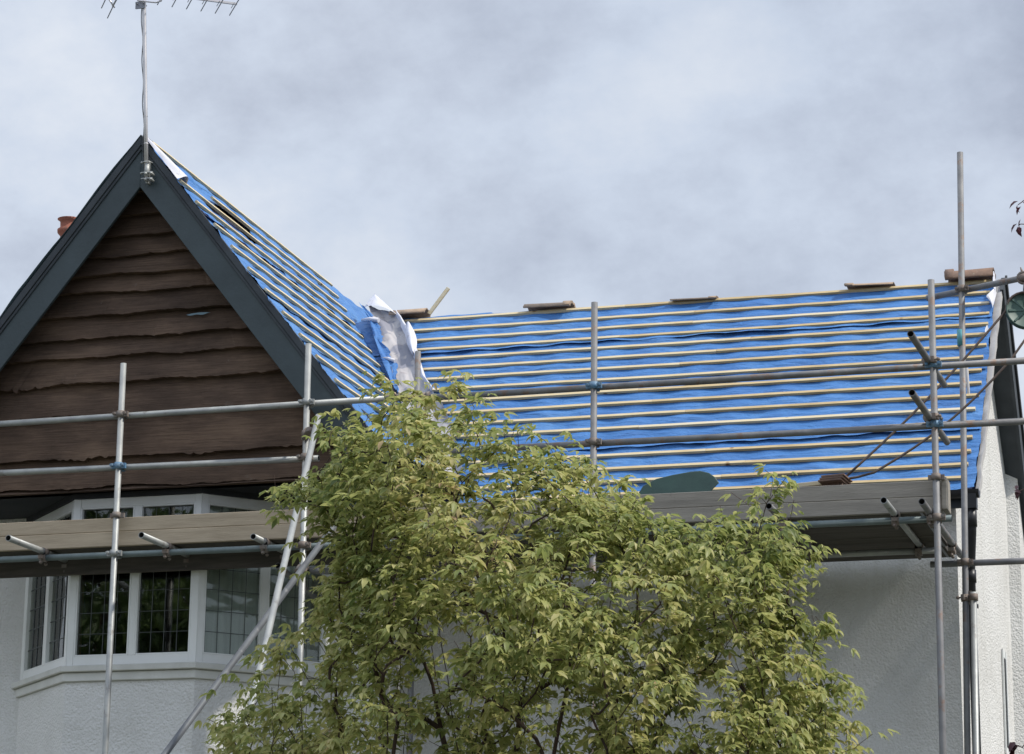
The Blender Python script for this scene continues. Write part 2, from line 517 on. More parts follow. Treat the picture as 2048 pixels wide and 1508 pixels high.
# ------------------------------------------------------------------ mesh helpers
class MB:
    """collects shapes and links them as ONE mesh object"""

    def __init__(self):
        self.v, self.f, self.mi, self.sm = [], [], [], []
        self.cur, self.smooth = 0, False

    def add(self, vs, fs, smooth=None):
        o = len(self.v)
        self.v += [tuple(p) for p in vs]
        for q in fs:
            self.f.append(tuple(i + o for i in q))
            self.mi.append(self.cur)
            self.sm.append(self.smooth if smooth is None else smooth)
        return self

    def box(self, lo, hi):
        x0, y0, z0 = lo
        x1, y1, z1 = hi
        vs = [(x0, y0, z0), (x1, y0, z0), (x1, y1, z0), (x0, y1, z0), (x0, y0, z1), (x1, y0, z1), (x1, y1, z1), (x0, y1, z1)]
        return self.add(vs, [(0, 3, 2, 1), (4, 5, 6, 7), (0, 1, 5, 4), (1, 2, 6, 5), (2, 3, 7, 6), (3, 0, 4, 7)], False)

    def obox(self, c, ax, ay, az):
        """box from centre and three half-axis vectors"""
        c, ax, ay, az = Vector(c), Vector(ax), Vector(ay), Vector(az)
        vs = [c + ax * i + ay * j + az * k for k in (-1, 1) for j in (-1, 1) for i in (-1, 1)]
        return self.add(vs, [(0, 2, 3, 1), (4, 5, 7, 6), (0, 1, 5, 4), (1, 3, 7, 5), (3, 2, 6, 7), (2, 0, 4, 6)], False)

    def bar(self, a, b, w, h, up=(0, 0, 1)):
        """rectangular bar from a to b, w across, h along up"""
        a, b = Vector(a), Vector(b)
        d = (b - a)
        u = Vector(up)
        s = d.cross(u).normalized()
        u = s.cross(d).normalized()
        return self.obox((a + b) / 2, d / 2, s * w / 2, u * h / 2)

    def tube(self, a, b, r, n=14, hollow=False, r2=None):
        return self.path([a, b], [r, r if r2 is None else r2], n, hollow)

    def path(self, pts, rs, n=8, hollow=False, cap=True):
        pts = [Vector(p) for p in pts]
        if not isinstance(rs, (list, tuple)):
            rs = [rs] * len(pts)
        vs, fs = [], []
        prev = None
        for i, p in enumerate(pts):
            d = (pts[min(i + 1, len(pts) - 1)] - pts[max(i - 1, 0)]).normalized()
            if prev is None:
                ref = Vector((0, 0, 1)) if abs(d.z) < 0.9 else Vector((1, 0, 0))
                s = d.cross(ref).normalized()
            else:
                s = (prev - d * prev.dot(d)).normalized()
            prev = s
            t = d.cross(s)
            for k in range(n):
                a = 2 * math.pi * k / n
                vs.append(p + (s * math.cos(a) + t * math.sin(a)) * rs[i])
        m_ = len(pts)
        for i in range(m_ - 1):
            for k in range(n):
                k2 = (k + 1) % n
                fs.append((i * n + k, i * n + k2, (i + 1) * n + k2, (i + 1) * n + k))
        self.add(vs, fs, True)
        for end, p, q in ((0, pts[0], pts[1]), (m_ - 1, pts[-1], pts[-2])):
            ring = vs[end * n:(end + 1) * n]
            if hollow:
                inner = [p + (v - p) * 0.83 for v in ring]
                deep = [v + (q - p).normalized() * 0.18 for v in inner]
                f1 = [(k, (k + 1) % n, n + (k + 1) % n, n + k) for k in range(n)]
                self.add(ring + inner, f1, False)
                old = self.cur
                self.cur = self.bore if hasattr(self, 'bore') else old
                self.add(inner + deep, f1, True)
                self.add(deep, [tuple(range(n))], False)
                self.cur = old
            elif cap:
                self.add(ring, [tuple(range(n))], False)
        return self

    def grid(self, rows, smooth=True):
        nr, nc = len(rows), len(rows[0])
        vs = [p for r in rows for p in r]
        fs = [(i * nc + j, i * nc + j + 1, (i + 1) * nc + j + 1, (i + 1) * nc + j) for i in range(nr - 1) for j in range(nc - 1)]
        return self.add(vs, fs, smooth)

    def prism(self, poly, off):
        """polygon (list of 3D points) extruded by vector off"""
        poly = [Vector(p) for p in poly]
        off = Vector(off)
        n = len(poly)
        vs = poly + [p + off for p in poly]
        fs = [tuple(range(n - 1, -1, -1)), tuple(range(n, 2 * n))] + [(k, (k + 1) % n, n + (k + 1) % n, n + k) for k in range(n)]
        return self.add(vs, fs, False)

    def lathe(self, prof, c, n=20, axis=(0, 0, 1)):
        """profile of (radius, height) turned about axis through c"""
        ax = Vector(axis).normalized()
        s = ax.orthogonal().normalized()
        t = ax.cross(s)
        rows = []
        for r, h in prof:
            rows.append([Vector(c) + ax * h + (s * math.cos(2 * math.pi * k / n) + t * math.sin(2 * math.pi * k / n)) * r for k in range(n + 1)])
        return self.grid(rows)

    def build(self, name, mats, parent=None, label=None, bevel=0.0, kind=None, weld=True):
        me = bpy.data.meshes.new(name)
        me.from_pydata(self.v, [], self.f)
        mats = mats if isinstance(mats, (list, tuple)) else [mats]
        for k in mats:
            me.materials.append(MATS[k])
        me.polygons.foreach_set('material_index', self.mi)
        me.polygons.foreach_set('use_smooth', self.sm)
        bm = bmesh.new()
        bm.from_mesh(me)
        if weld:
            bmesh.ops.remove_doubles(bm, verts=bm.verts, dist=1e-5)
        bmesh.ops.recalc_face_normals(bm, faces=bm.faces)
        if bevel:
            es = [e for e in bm.edges if len(e.link_faces) == 2 and e.calc_face_angle(0) > 0.6]
            bmesh.ops.bevel(bm, geom=es, offset=bevel, segments=1, affect='EDGES')
        bm.to_mesh(me)
        bm.free()
        me.update()
        o = bpy.data.objects.new(name, me)
        COL.objects.link(o)
        if parent is not None:
            adopt(o, parent)
        if label:
            o['label'] = label
        if kind:
            o['kind'] = kind
        return o


ORIGIN = {}


def world_loc(o):
    p = Vector(o.location) if o.name in ORIGIN else Vector((0, 0, 0))
    return p


def adopt(o, parent):
    o.parent = parent
    if parent.name in ORIGIN:
        o.matrix_parent_inverse = Matrix.Translation(-ORIGIN[parent.name])


def thing(name, label, cat, loc, group=None):
    o = bpy.data.objects.new(name, None)
    o.empty_display_size = 0.2
    o.location = loc
    COL.objects.link(o)
    ORIGIN[o.name] = Vector(loc)
    return tag(o, label, cat, group)


def tag(o, label, cat, group=None):
    o['label'] = label
    o['category'] = cat
    if group:
        o['group'] = group
    return o


def fbm(x, y, z=0.0, o=3):
    return noise.fractal(Vector((x, y, z)), 1.0, 2.0, o)


def inside(poly, x, z):
    r = False
    n = len(poly)
    j = n - 1
    for i in range(n):
        xi, zi = poly[i]
        xj, zj = poly[j]
        if (zi > z) != (zj > z) and x < (xj - xi) * (z - zi) / (zj - zi) + xi:
            r = not r
        j = i
    return r


# ------------------------------------------------------------------ ground
g = MB()
g.box((-400, -400, -0.5), (400, 400, 0.0))
o = g.build('ground', 'grass', kind='structure')
o['label'] = 'grass and garden ground around the house'

# ------------------------------------------------------------------ house: main dimensions
YE, PM = 19.85, math.radians(46)                 # eaves edge of the main roof, pitch
CM, SM = math.cos(PM), math.sin(PM)
EAVE = at(1950, 972, YE)
ZE, XV = EAVE.z, -2.125                          # eaves height, right verge
NM = Vector((0, -SM, CM))
LM = 3.235                                       # slope length to the ridge
YR, ZR = YE + LM * CM, ZE + LM * SM
YG = 18.15                                       # front face of the gable bargeboards
GA = at(285, 272, YG)                            # gable apex
TG = 1.263
AG = math.atan(TG)
CG, SG = math.cos(AG), math.sin(AG)
NG = Vector((SG, 0, CG))
XG, ZG = GA.x, GA.z
WALL_Y, END_X = 20.1, -2.305
BAY_Y, GW_Y = 18.5, 19.3


def mp_(x, s, h=0.0):
    """point of the main roof: x along the house, s up the slope, h off it"""
    return Vector((x, YE + s * CM - h * SM, ZE + s * SM + h * CM))


def gp(y, s, h=0.0):
    """point of the gable's right slope: y back from the front, s down the slope from the ridge"""
    return Vector((XG + s * CG + h * SG, y, ZG - s * SG + h * CG))


def gl_(y, s, h=0.0):
    return Vector((XG - s * CG - h * SG, y, ZG - s * SG + h * CG))


def valley_x(s):
    z = ZE + s * SM
    return XG + (ZG - z) / TG


def valley_y(sg):
    z = ZG - sg * SG
    return YE + (z - ZE) / math.tan(PM)


house = thing('house', 'white roughcast house with its roof stripped to blue membrane and battens', 'house', (-5.5, 20.0, 0))

# walls
w = MB()
zt = ZE - 0.02
w.prism([(-6.75, WALL_Y, 0), (END_X - 0.28, WALL_Y, 0), (END_X - 0.28, WALL_Y, zt), (-6.75, WALL_Y, zt)], (0, 0.28, 0))
ex = lambda y: END_X + 0.027 * (y - WALL_Y)           # the end wall is a little out of square
w.prism([(ex(y_), y_, z_) for y_, z_ in ((WALL_Y, 0), (24.6, 0), (24.6, ZE - 0.3), (YR, ZR - 0.1), (WALL_Y, ZE + 0.0))], (-0.28, 0, 0))
w.build('main_wall', 'roughcast', house)
w = MB()
w.prism([(-2.4, 23.215, 0), (-2.115, 23.33, 0), (-2.115, 24.6, 0), (-2.4, 24.6, 0)], (0, 0, 6.85))
w.build('end_pier', 'roughcast', house)
w = MB()
# wall under the gable with an opening behind the bay window
w.box((-10.45, GW_Y, 0), (-9.75, GW_Y + 0.28, 6.2))
w.box((-7.35, GW_Y, 0), (-6.75, GW_Y + 0.28, 6.2))
w.box((-9.75, GW_Y, 0), (-7.35, GW_Y + 0.28, 4.32))
w.box((-6.95, GW_Y + 0.28, 0), (-6.75, WALL_Y, 6.0))
w.box((-10.45, GW_Y + 0.28, 0), (-10.25, 24, 6.2))
w.build('gable_wing_wall', 'roughcast', house)

# bay: plan corners, left wall, front left, front right, right wall
BAY = [(-9.88, GW_Y), (-9.08, BAY_Y), (-7.985, BAY_Y), (-7.185, GW_Y)]
Z_SILL, Z_HEAD = 4.43, 5.76
w = MB()
w.prism([(x, y, 0) for x, y in BAY], (0, 0, Z_SILL - 0.13))
w.build('bay_wall', 'roughcast', house)


def inset(poly, d):
    """plan outline of the bay moved outwards by d"""
    out = []
    n = len(poly)
    for i, p in enumerate(poly):
        p = Vector(p)
        if i == 0:
            out.append(p + Vector((-d * 1.41, 0)))
        elif i == n - 1:
            out.append(p + Vector((d * 1.41, 0)))
        else:
            a = (Vector(poly[i - 1]) - p).normalized()
            b = (Vector(poly[i + 1]) - p).normalized()
            bis = (a + b).normalized()
            si = math.sqrt((1 - a.dot(b)) / 2)
            out.append(p - bis * d / si)
    return [(v.x, v.y) for v in out]


bay = thing('bay_window', None, None, (-8.55, 18.9, Z_SILL))
del bay['label'], bay['category']
adopt(bay, house)
s_ = MB()
q = inset(BAY, 0.055)
s_.prism([(x, y, Z_SILL - 0.055) for x, y in q], (0, 0, 0.05))
q = inset(BAY, 0.025)
s_.prism([(x, y, Z_SILL - 0.128) for x, y in q], (0, 0, 0.07))
s_.build('sill', 'sill_paint', bay, bevel=0.006)
fr = MB()
panes = []
FD = 0.07
for (a, b, ncol) in ((BAY[0], BAY[1], 2), (BAY[1], BAY[2], 2), (BAY[2], BAY[3], 2)):
    a, b = Vector((*a, 0)), Vector((*b, 0))
    d = (b - a)
    ln = d.length
    d.normalize()
    nrm = Vector((d.y, -d.x, 0))                 # outwards
    zc, hz = (Z_SILL + Z_HEAD) / 2, (Z_HEAD - Z_SILL) / 2
    post = 0.056
    for t in (post / 2, ln - post / 2):
        fr.obox(a + d * t - nrm * FD / 2 + Vector((0, 0, zc)), d * post / 2, nrm * FD / 2, Vector((0, 0, hz)))
    for zz, hh in ((Z_SILL + 0.035, 0.035), (Z_HEAD - 0.035, 0.035)):
        fr.obox(a + d * ln / 2 - nrm * FD / 2 + Vector((0, 0, zz)), d * (ln / 2 - post), nrm * (FD / 2 - 0.003), Vector((0, 0, hh)))
    mw = 0.052
    fr.obox(a + d * ln / 2 - nrm * FD / 2 + Vector((0, 0, zc)), d * mw / 2, nrm * (FD / 2 - 0.004), Vector((0, 0, hz - 0.07)))
    seg = (ln - 2 * post - mw) / 2
    for k in range(2):
        t0 = post + k * (seg + mw)
        # opening sash frame, a little proud
        z0, z1 = Z_SILL + 0.07, Z_HEAD - 0.07
        sw = 0.014
        for t in (t0 + sw / 2, t0 + seg - sw / 2):
            fr.obox(a + d * t - nrm * (FD / 2 - 0.012) + Vector((0, 0, (z0 + z1) / 2)), d * sw / 2, nrm * FD * 0.30, Vector((0, 0, (z1 - z0) / 2)))
        for zz in (z0 + sw / 2, z1 - sw / 2):
            fr.obox(a + d * (t0 + seg / 2) - nrm * (FD / 2 - 0.012) + Vector((0, 0, zz)), d * (seg / 2 - sw), nrm * (FD * 0.30 - 0.002), Vector((0, 0, sw / 2)))
        panes.append((a, d, nrm, t0 + sw, t0 + seg - sw, z0 + sw, z1 - sw))
fr.build('frame', 'upvc', bay, bevel=0.003)
for (a, d, nrm, t0, t1, z0, z1) in panes:
    p = MB()
    yb = -nrm * 0.034
    q = [a + d * t + yb + Vector((0, 0, z)) for t, z in ((t0, z0), (t1, z0), (t1, z1), (t0, z1))]
    p.prism(q, -nrm * 0.006)
    p.cur = 1
    nv = 4
    for i in range(1, nv):
        t = t0 + (t1 - t0) * i / nv
        p.obox(a + d * t + yb + nrm * 0.003 + Vector((0, 0, (z0 + z1) / 2)), d * (0.0014 if abs(d.y) < 0.01 else 0.0024), nrm * 0.0025, Vector((0, 0, (z1 - z0) / 2)))
    nh = 7
    for i in range(1, nh):
        z = z0 + (z1 - z0) * i / nh
        p.obox(a + d * (t0 + t1) / 2 + yb + nrm * 0.0035 + Vector((0, 0, z)), d * (t1 - t0) / 2, nrm * 0.0025, Vector((0, 0, 0.0015 if abs(d.y) < 0.01 else 0.0026)))
    p.build('pane', ['glass', 'lead'], bay)
# curtains behind the slanted sides, dark room behind
for sgn, (a, b) in ((-1, (BAY[0], BAY[1])), (1, (BAY[2], BAY[3]))):
    a, b = Vector((*a, 0)), Vector((*b, 0))
    d = (b - a).normalized()
    nrm = Vector((d.y, -d.x, 0))
    ln = (b - a).length
    rows = []
    for z in (Z_SILL - 0.02, Z_HEAD):
        rows.append([a + d * t - nrm * (0.085 + 0.016 * math.sin(t * 46) + 0.012 * math.sin(t * 19 + 1)) + Vector((0, 0, z)) for t in np.linspace(0.1, ln - 0.12, 70)])
    c = MB()
    c.grid(rows)
    c.build('curtain', 'curtain', bay)
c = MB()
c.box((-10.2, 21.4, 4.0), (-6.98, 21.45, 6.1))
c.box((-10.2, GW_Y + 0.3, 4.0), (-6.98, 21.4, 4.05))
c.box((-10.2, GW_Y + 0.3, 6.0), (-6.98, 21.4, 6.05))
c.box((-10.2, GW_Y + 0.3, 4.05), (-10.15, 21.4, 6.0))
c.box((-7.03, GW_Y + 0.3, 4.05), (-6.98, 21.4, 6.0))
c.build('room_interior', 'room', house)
# soffit under the jettied gable and head board of the bay
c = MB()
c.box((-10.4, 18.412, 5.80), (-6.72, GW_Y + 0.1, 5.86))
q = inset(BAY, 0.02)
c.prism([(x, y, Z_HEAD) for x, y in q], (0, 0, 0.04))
c.build('gable_soffit', 'near_black', house)
c = MB()  # added box beside the gable soffit, blocking sun from the bay
c.box((-6.73, 18.42, 5.50), (-6.62, WALL_Y - 0.01, 6.06))
c.build('sun_block_box', 'slate_paint', house)

# waney-edged cladding of the gable: lapped boards with wavy lower edges, in one mesh
c = MB()
YC = 18.40
edges = []
for ypx in (330, 386, 432, 471, 511, 549, 583, 628, 673, 711, 762, 826, 912, 973):
    edges.append(at(290, ypx, YC).z)
edges.append(5.79)
half = lambda z: max((ZG - z) / TG + 0.0, 0.02)
for i in range(len(edges) - 1):
    zt_, zb = edges[i] + 0.03, edges[i + 1]
    hw = min(max(half(zt_) - 0.11, 0.01), 1.93)
    n = 240
    amp = 0.019 if i > 2 else 0.011
    lo, lo2, hi = [], [], []
    hw_b = min(max(half(zb) - 0.11, 0.02), 1.93)
    for k in range(n + 1):
        t = k / n
        x = XG - hw_b + 2 * hw_b * t
        wv = amp * (fbm(x * 2.0, i * 7.7) * 0.9 + 0.45 * fbm(x * 8, i * 3.1 + 40) + 0.28 * fbm(x * 27, i * 1.7 + 80))
        # a ragged bark edge on two of the boards
        if i in (9, 11, 10):
            rag = max(0.0, fbm(x * 1.3, i * 5.0 + 9) - 0.02)
            wv -= rag * 0.075 * abs(math.sin(x * 31 + 2 * fbm(x * 6, i)))
        if i == len(edges) - 2:
            wv = 0
        thick = 0.056 + (0.010 if x > XG + (0.55, -0.35, 0.1, 0.8, -0.7)[i % 5] else 0.0) + 0.016 * fbm(x * 1.7, i * 2.2 + 3)
        xt = XG + (x - XG) * hw / hw_b
        hi.append(Vector((xt, YC + 0.012, zt_)))
        lo.append(Vector((x, YC - thick, zb + wv)))
        lo2.append(Vector((x, YC + 0.012, zb + wv + 0.004)))
    mid = [(a * 0.5 + b * 0.5) + Vector((0, 0.004 * fbm(a.x * 4, i), 0)) for a, b in zip(hi, lo)]
    c.grid([lo2, lo], False)
    c.grid([lo, mid, hi], True)
c.build('gable_cladding', 'waney_board', house, weld=False)
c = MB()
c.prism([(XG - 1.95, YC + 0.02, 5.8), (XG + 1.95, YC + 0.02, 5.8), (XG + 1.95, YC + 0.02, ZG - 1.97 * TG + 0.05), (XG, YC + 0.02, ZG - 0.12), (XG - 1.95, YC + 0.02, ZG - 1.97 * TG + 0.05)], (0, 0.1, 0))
c.build('gable_backing', 'near_black', house)
c = MB()
tz = at(402, 628, YC)
pts = []
for k in range(13):
    t = k / 12
    x = at(372 + 50 * t, 630 - 5 * t, YC - 0.05)
    pts.append((x, 0.010 * math.sin(math.pi * t) ** 0.7))
c.grid([[p + Vector((0, 0, h)) for p, h in pts], [p + Vector((0, 0.0, -h * 0.8 + 0.004 * math.sin(p.x * 60))) for p, h in pts]])
c.build('torn_membrane_shred', 'faded_scrap', house)

# bargeboards of the gable
BW = 0.232
SEND = (ZG - 6.06) / SG
for sg, nm in ((1, 'r'), (-1, 'l')):
    P = gp if sg == 1 else gl_
    b = MB()
    # main board, mitred at the ridge, cut level at the foot
    pts = [P(YG, 0, -0.035), P(YG, SEND, -0.035), P(YG, SEND - 0.02, -0.035 - BW), P(YG, 0, -0.035 - BW)]
    top = Vector((XG, YG, ZG - 0.035 / CG))
    bot = Vector((XG, YG, ZG - (0.035 + BW) / CG))
    pts[0], pts[3] = top, bot
    b.prism(pts, (0, 0.03, 0))
    b.build('bargeboard', 'slate_paint', house, bevel=0.003)
    b = MB()
    pts = [Vector((XG, YG - 0.022, ZG + 0.004)), P(YG - 0.022, SEND + 0.02, 0.003), P(YG - 0.022, SEND, -0.05), Vector((XG, YG - 0.022, ZG - 0.05 / CG))]
    b.prism(pts, (0, 0.0215, 0))
    pts = [Vector((XG, YG - 0.012, ZG - 0.051 / CG)), P(YG - 0.012, SEND, -0.051), P(YG - 0.012, SEND, -0.074), Vector((XG, YG - 0.012, ZG - 0.074 / CG))]
    b.prism(pts, (0, 0.0118, 0))
    b.build('barge_moulding', 'dark_trim', house, bevel=0.003)
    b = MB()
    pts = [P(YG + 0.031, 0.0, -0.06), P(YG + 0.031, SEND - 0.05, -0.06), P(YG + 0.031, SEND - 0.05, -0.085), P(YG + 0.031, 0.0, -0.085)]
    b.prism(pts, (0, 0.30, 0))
    b.build('verge_soffit', 'near_black', house)

# dark sheets added under the membrane against light leaks; rear slopes
rd = MB()
rd.add([mp_(valley_x(0) - 0.4, 0, -0.06), mp_(XV, 0, -0.06), mp_(XV, LM, -0.06), mp_(valley_x(LM) - 0.3, LM, -0.06)], [(0, 1, 2, 3)])
rd.add([gp(YG + 0.03, 0, -0.06), gp(YG + 0.03, SEND, -0.06), gp(valley_y(SEND) + .3, SEND, -0.06), gp(24.6, 0, -0.06)], [(0, 1, 2, 3)])
rd.build('added_backing', 'shaded_fold_navy', house)
rr = MB()
rr.prism([(-8.2, YR + 0.01, ZR - 0.10), (-2.06, YR + 0.01, ZR - 0.10), (-2.06, YR + 2.9, ZR - 3.1), (-8.2, YR + 2.9, ZR - 3.1)], (0, 0.02, 0.05))
rr.build('rear_roof', 'rear_tile', house)
rr = MB()
rr.grid([[gl_(y, s, 0.014 + 0.022 * fbm(y * 2, s * 1.6) + 0.005 * math.exp(-((s - 1.5) / 0.5) ** 2)) for y in np.linspace(YG - 0.03, 24.5, 60)] for s in np.linspace(0, SEND, 30)])
rr.build('left_slope_membrane', 'faded_scrap', house, label='pale blue membrane on the far slope of the gable')


# ---- blue membrane of the main roof: four lapped sheets sagging between battens
GAUGE = 0.187
BATTENS_S = [3.145, 2.954, 2.774, 2.600, 2.425, 2.249, 2.072, 1.885, 1.680, 1.482, 1.290, 1.092, 0.890, 0.675, 0.473, 0.282, 0.095]


def drape(x, s, gauges, seed):
    """height of the sheet off its rafters: pinned under battens, puffed and creased between them"""
    d = min(abs(s - b) for b in gauges)
    free = min(1.0, d / 0.09)
    sag = -0.010 * math.sin(math.pi * ((x / 0.42) % 1.0)) ** 2
    h = sag + free * (0.016 * fbm(x * 1.1 + seed, s * 7.0, seed) + 0.010 * fbm(x * 4.5 + seed, s * 16, seed + 5)
                      + 0.006 * (1 - abs(fbm(x * 2.2, s * 22 + x * 1.5, seed + 9))))
    return h


mm = MB()
laps = [(-0.05, 0.86, 1), (0.79, 1.78, 2), (1.70, 2.60, 3), (2.53, LM + 0.02, 4)]
for s0, s1, sd_ in laps:
    rows = []
    ns = int((s1 - s0) / 0.016)
    for i in range(ns + 1):
        s = s0 + (s1 - s0) * i / ns
        xl, xr = valley_x(s) - 0.02, XV + 0.005 + 0.018 * fbm(s * 5, 3.3)
        row = []
        for k in range(171):
            x = xl + (xr - xl) * k / 170
            lip = max(0.0, 1 - (s - s0) / 0.09)
            edge = 0.010 * fbm(x * 1.7, sd_ * 4.0) * lip
            h = drape(x, s, BATTENS_S, sd_) + 0.004 * sd_ * 0.6 + lip * (0.012 + 0.02 * max(0, fbm(x * 1.2, sd_ * 3.3)))
            if s > 3.16:
                top = 3.188 + 0.05 * max(0.0, min(1.0, (-5.6 - x) / 1.6))
                s_ = min(s, top)
                row.append(mp_(x, s_, h * 0.5 - 0.02 * (s > top)))
                continue
            row.append(mp_(x, s + edge, h))
        rows.append(row)
    mm.grid(rows)
mm.build('roof_membrane', 'membrane', house, weld=False)

# ---- blue membrane of the gable slope
GB_S = [0.045 + 0.243 * k for k in range(12) if 0.045 + 0.243 * k < SEND - 0.03]
hole = []  # gap in the sheet; the dark navy below it stands for a shaded fold
for q in ((402, 402), (430, 407), (465, 428), (497, 459), (522, 496), (495, 481), (460, 453), (425, 424)):
    p = onplane(q[0], q[1], GA, NG)
    hole.append((p.y, (ZG - p.z) / SG))
mm = MB()
laps = [(SEND + 0.02, 1.70, 5), (1.78, 0.86, 6), (0.93, -0.02, 7)]
for s0, s1, sd_ in laps:
    rows = []
    ns = int(abs(s1 - s0) / 0.016)
    for i in range(ns + 1):
        s = s0 + (s1 - s0) * i / ns
        yl, yr = YG - 0.025 + 0.03 * fbm(s * 6, 9.1), valley_y(max(s, 0.75)) + 0.06
        if s < 0.75:
            yr = 24.4 + (valley_y(0.75) + 0.06 - 24.4) * (s / 0.75) ** 1.5 if s > 0 else 24.4
        row = []
        for k in range(121):
            y = yl + (yr - yl) * k / 120
            lip = max(0.0, 1 - abs(s - s0) / 0.09)
            h = drape(y, s, GB_S, sd_) + 0.0025 * (sd_ - 4) + lip * (0.012 + 0.02 * max(0, fbm(y * 1.2, sd_ * 3.3)))
            if 0.18 < s < 0.55:
                h += -0.02 * math.exp(-((y - 18.95) / 0.4) ** 2)
            row.append(gp(y, s + 0.010 * fbm(y * 1.7, sd_ * 4.0) * lip, h))
        rows.append(row)
    nr, nc = len(rows), 121
    fs = []
    for i in range(nr - 1):
        s = s0 + (s1 - s0) * i / ns
        for k in range(nc - 1):
            if sd_ == 7 and inside(hole, rows[i][k].y, s):
                continue
            fs.append((i * nc + k, i * nc + k + 1, (i + 1) * nc + k + 1, (i + 1) * nc + k))
    mm.add([p for r in rows for p in r], fs, True)
mm.build('gable_membrane', 'membrane', house, weld=False)

# ---- battens
left_px = {0: (803, 643), 1: (812, 662), 2: (826, 681), 3: (832, 701), 4: (838, 722), 5: (842, 740), 6: (852, 760), 7: (860, 780)}
for i, s in enumerate(BATTENS_S):
    if i in left_px:
        xl = onplane(*left_px[i], EAVE, NM).x
    else:
        xl = valley_x(s) + 0.40 - 0.012 * i
    xr = XV - 0.02 - 0.055 * max(0, (2.0 - s) / 2.0) + random.uniform(-0.012, 0.012)
    b = MB()
    # two lengths butt-jointed, each a touch out of line
    xm = xl + (xr - xl) * random.uniform(0.35, 0.65)
    rows = []
    for (xa, xb, ds) in ((xl, xm - 0.001, 0), (xm + 0.001, xr, random.uniform(-0.004, 0.004))):
        sec = []
        nseg = 10
        for k in range(nseg + 1):
            x = xa + (xb - xa) * k / nseg
            ss = s + ds + 0.006 * fbm(x * 0.7, i * 3.0)
            hh = 0.004 + 0.003 * fbm(x * 0.9, i * 2.0 + 5) 
            sec.append([mp_(x, ss - 0.0160, hh), mp_(x, ss + 0.0160, hh), mp_(x, ss + 0.0160, hh + 0.022), mp_(x, ss - 0.0160, hh + 0.022)])
        rows4 = [[sec[k][j] for k in range(nseg + 1)] for j in (0, 1, 2, 3, 0)]
        b.grid(rows4, False)
        b.add(sec[0], [(0, 1, 2, 3)], False)
        b.add(sec[-1], [(3, 2, 1, 0)], False)
    b.build('batten', 'batten', house)
for i, s in enumerate(GB_S):
    y0 = YG + random.uniform(0.01, 0.05) if i else YG + 0.1
    if i == 1:
        y0 = 19.15
    y1 = min(valley_y(s) - 0.10 - random.uniform(0, 0.05), 23.4)
    if s < 0.75:
        y1 = min(y1, 22.95 + 0.3 * (s < 0.1))
    b = MB()
    sec = []
    for k in range(13):
        y = y0 + (y1 - y0) * k / 12
        ss = s + 0.008 * fbm(y * 0.8, i * 3.0 + 60)
        hh = 0.005 + 0.004 * fbm(y * 0.9, i * 2.0 + 25)
        sec.append([gp(y, ss - 0.0160, hh), gp(y, ss + 0.0160, hh), gp(y, ss + 0.0160, hh + 0.022), gp(y, ss - 0.0160, hh + 0.022)])
    b.grid([[sec[k][j] for k in range(13)] for j in (0, 1, 2, 3, 0)], False)
    b.add(sec[0], [(0, 1, 2, 3)], False)
    b.add(sec[-1], [(3, 2, 1, 0)], False)
    b.build('batten', 'batten', house)

# ---- loose white membrane laid in the valley, its edges curling up
lft = [(735, 618), (752, 655), (762, 690), (785, 745), (800, 800), (812, 850), (830, 900), (850, 960)]
rgt = [(795, 640), (815, 672), (828, 700), (838, 735), (850, 772), (882, 815), (905, 862), (930, 960)]
v = MB()


def lerp_list(ls, t):
    f = t * (len(ls) - 1)
    i = min(int(f), len(ls) - 2)
    a, b_ = Vector(ls[i]), Vector(ls[i + 1])
    return a.lerp(b_, f - i)


rows = []
for i in range(61):
    t = i / 60
    a, b_ = lerp_list(lft, t), lerp_list(rgt, t)
    row = []
    for k in range(25):
        u = k / 24
        q = a.lerp(b_, u)
        p = onplane(q.x, q.y, EAVE, NM)
        curl_r = max(0, (u - 0.72) / 0.28) ** 2 * (0.05 + 0.05 * fbm(t * 6, 2.0))
        h = 0.045 + 0.028 * fbm(u * 2, t * 5, 4) + 0.006 * fbm(u * 7, t * 14, 8) + curl_r + 0.03 * (1 - u) ** 3
        row.append(p + NM * h + Vector((0.02 * fbm(t * 9, u * 0.5, 3), 0, 0)))
    rows.append(row)
v.grid(rows)
v.build('valley_membrane', 'valley_grey', house, weld=False)
v = MB()
# folded-over corner standing up above the ridge
apex = onplane(752, 598, EAVE, NM) + NM * 0.06
base_l = onplane(729, 624, EAVE, NM) + NM * 0.05
base_r = onplane(806, 652, EAVE, NM) + NM * 0.09
mid_b = onplane(772, 638, EAVE, NM) + NM * 0.20
rows = []
for i in range(9):
    t = i / 8
    a = base_l.lerp(apex, t)
    c_ = base_r.lerp(apex, t)
    md = mid_b.lerp(apex, t)
    rows.append([(a * (1 - u) * (1 - u) + md * 2 * u * (1 - u) + c_ * u * u) + NM * 0.008 * fbm(u * 3, t * 3, 2) for u in np.linspace(0, 1, 11)])
v.grid(rows)
v.build('membrane_corner', 'white_membrane', house, weld=False)
v = MB()
rows = []
for i in range(61):
    t = 0.66 * i / 60
    q = lerp_list(rgt, t)
    wd = 12 + 5 * fbm(t * 5, 4.4) + 2 * fbm(t * 14, 1.4)
    row = []
    for k in range(9):
        u = k / 8
        p = onplane(q.x + 6 - wd * (1 - u), q.y, EAVE, NM)
        row.append(p + NM * (0.07 + 0.035 * math.sin(math.pi * u) + 0.012 * fbm(t * 7, u * 2, 6) + 0.01 * u))
    rows.append(row)
v.grid(rows)
v.build('turned_membrane_edge', 'white_membrane', house, weld=False)
v = MB()
tl = [(722, 622), (742, 655), (752, 690), (770, 742), (790, 790)]
tr_ = [(745, 640), (764, 668), (770, 700), (796, 742), (800, 800)]
rows = []
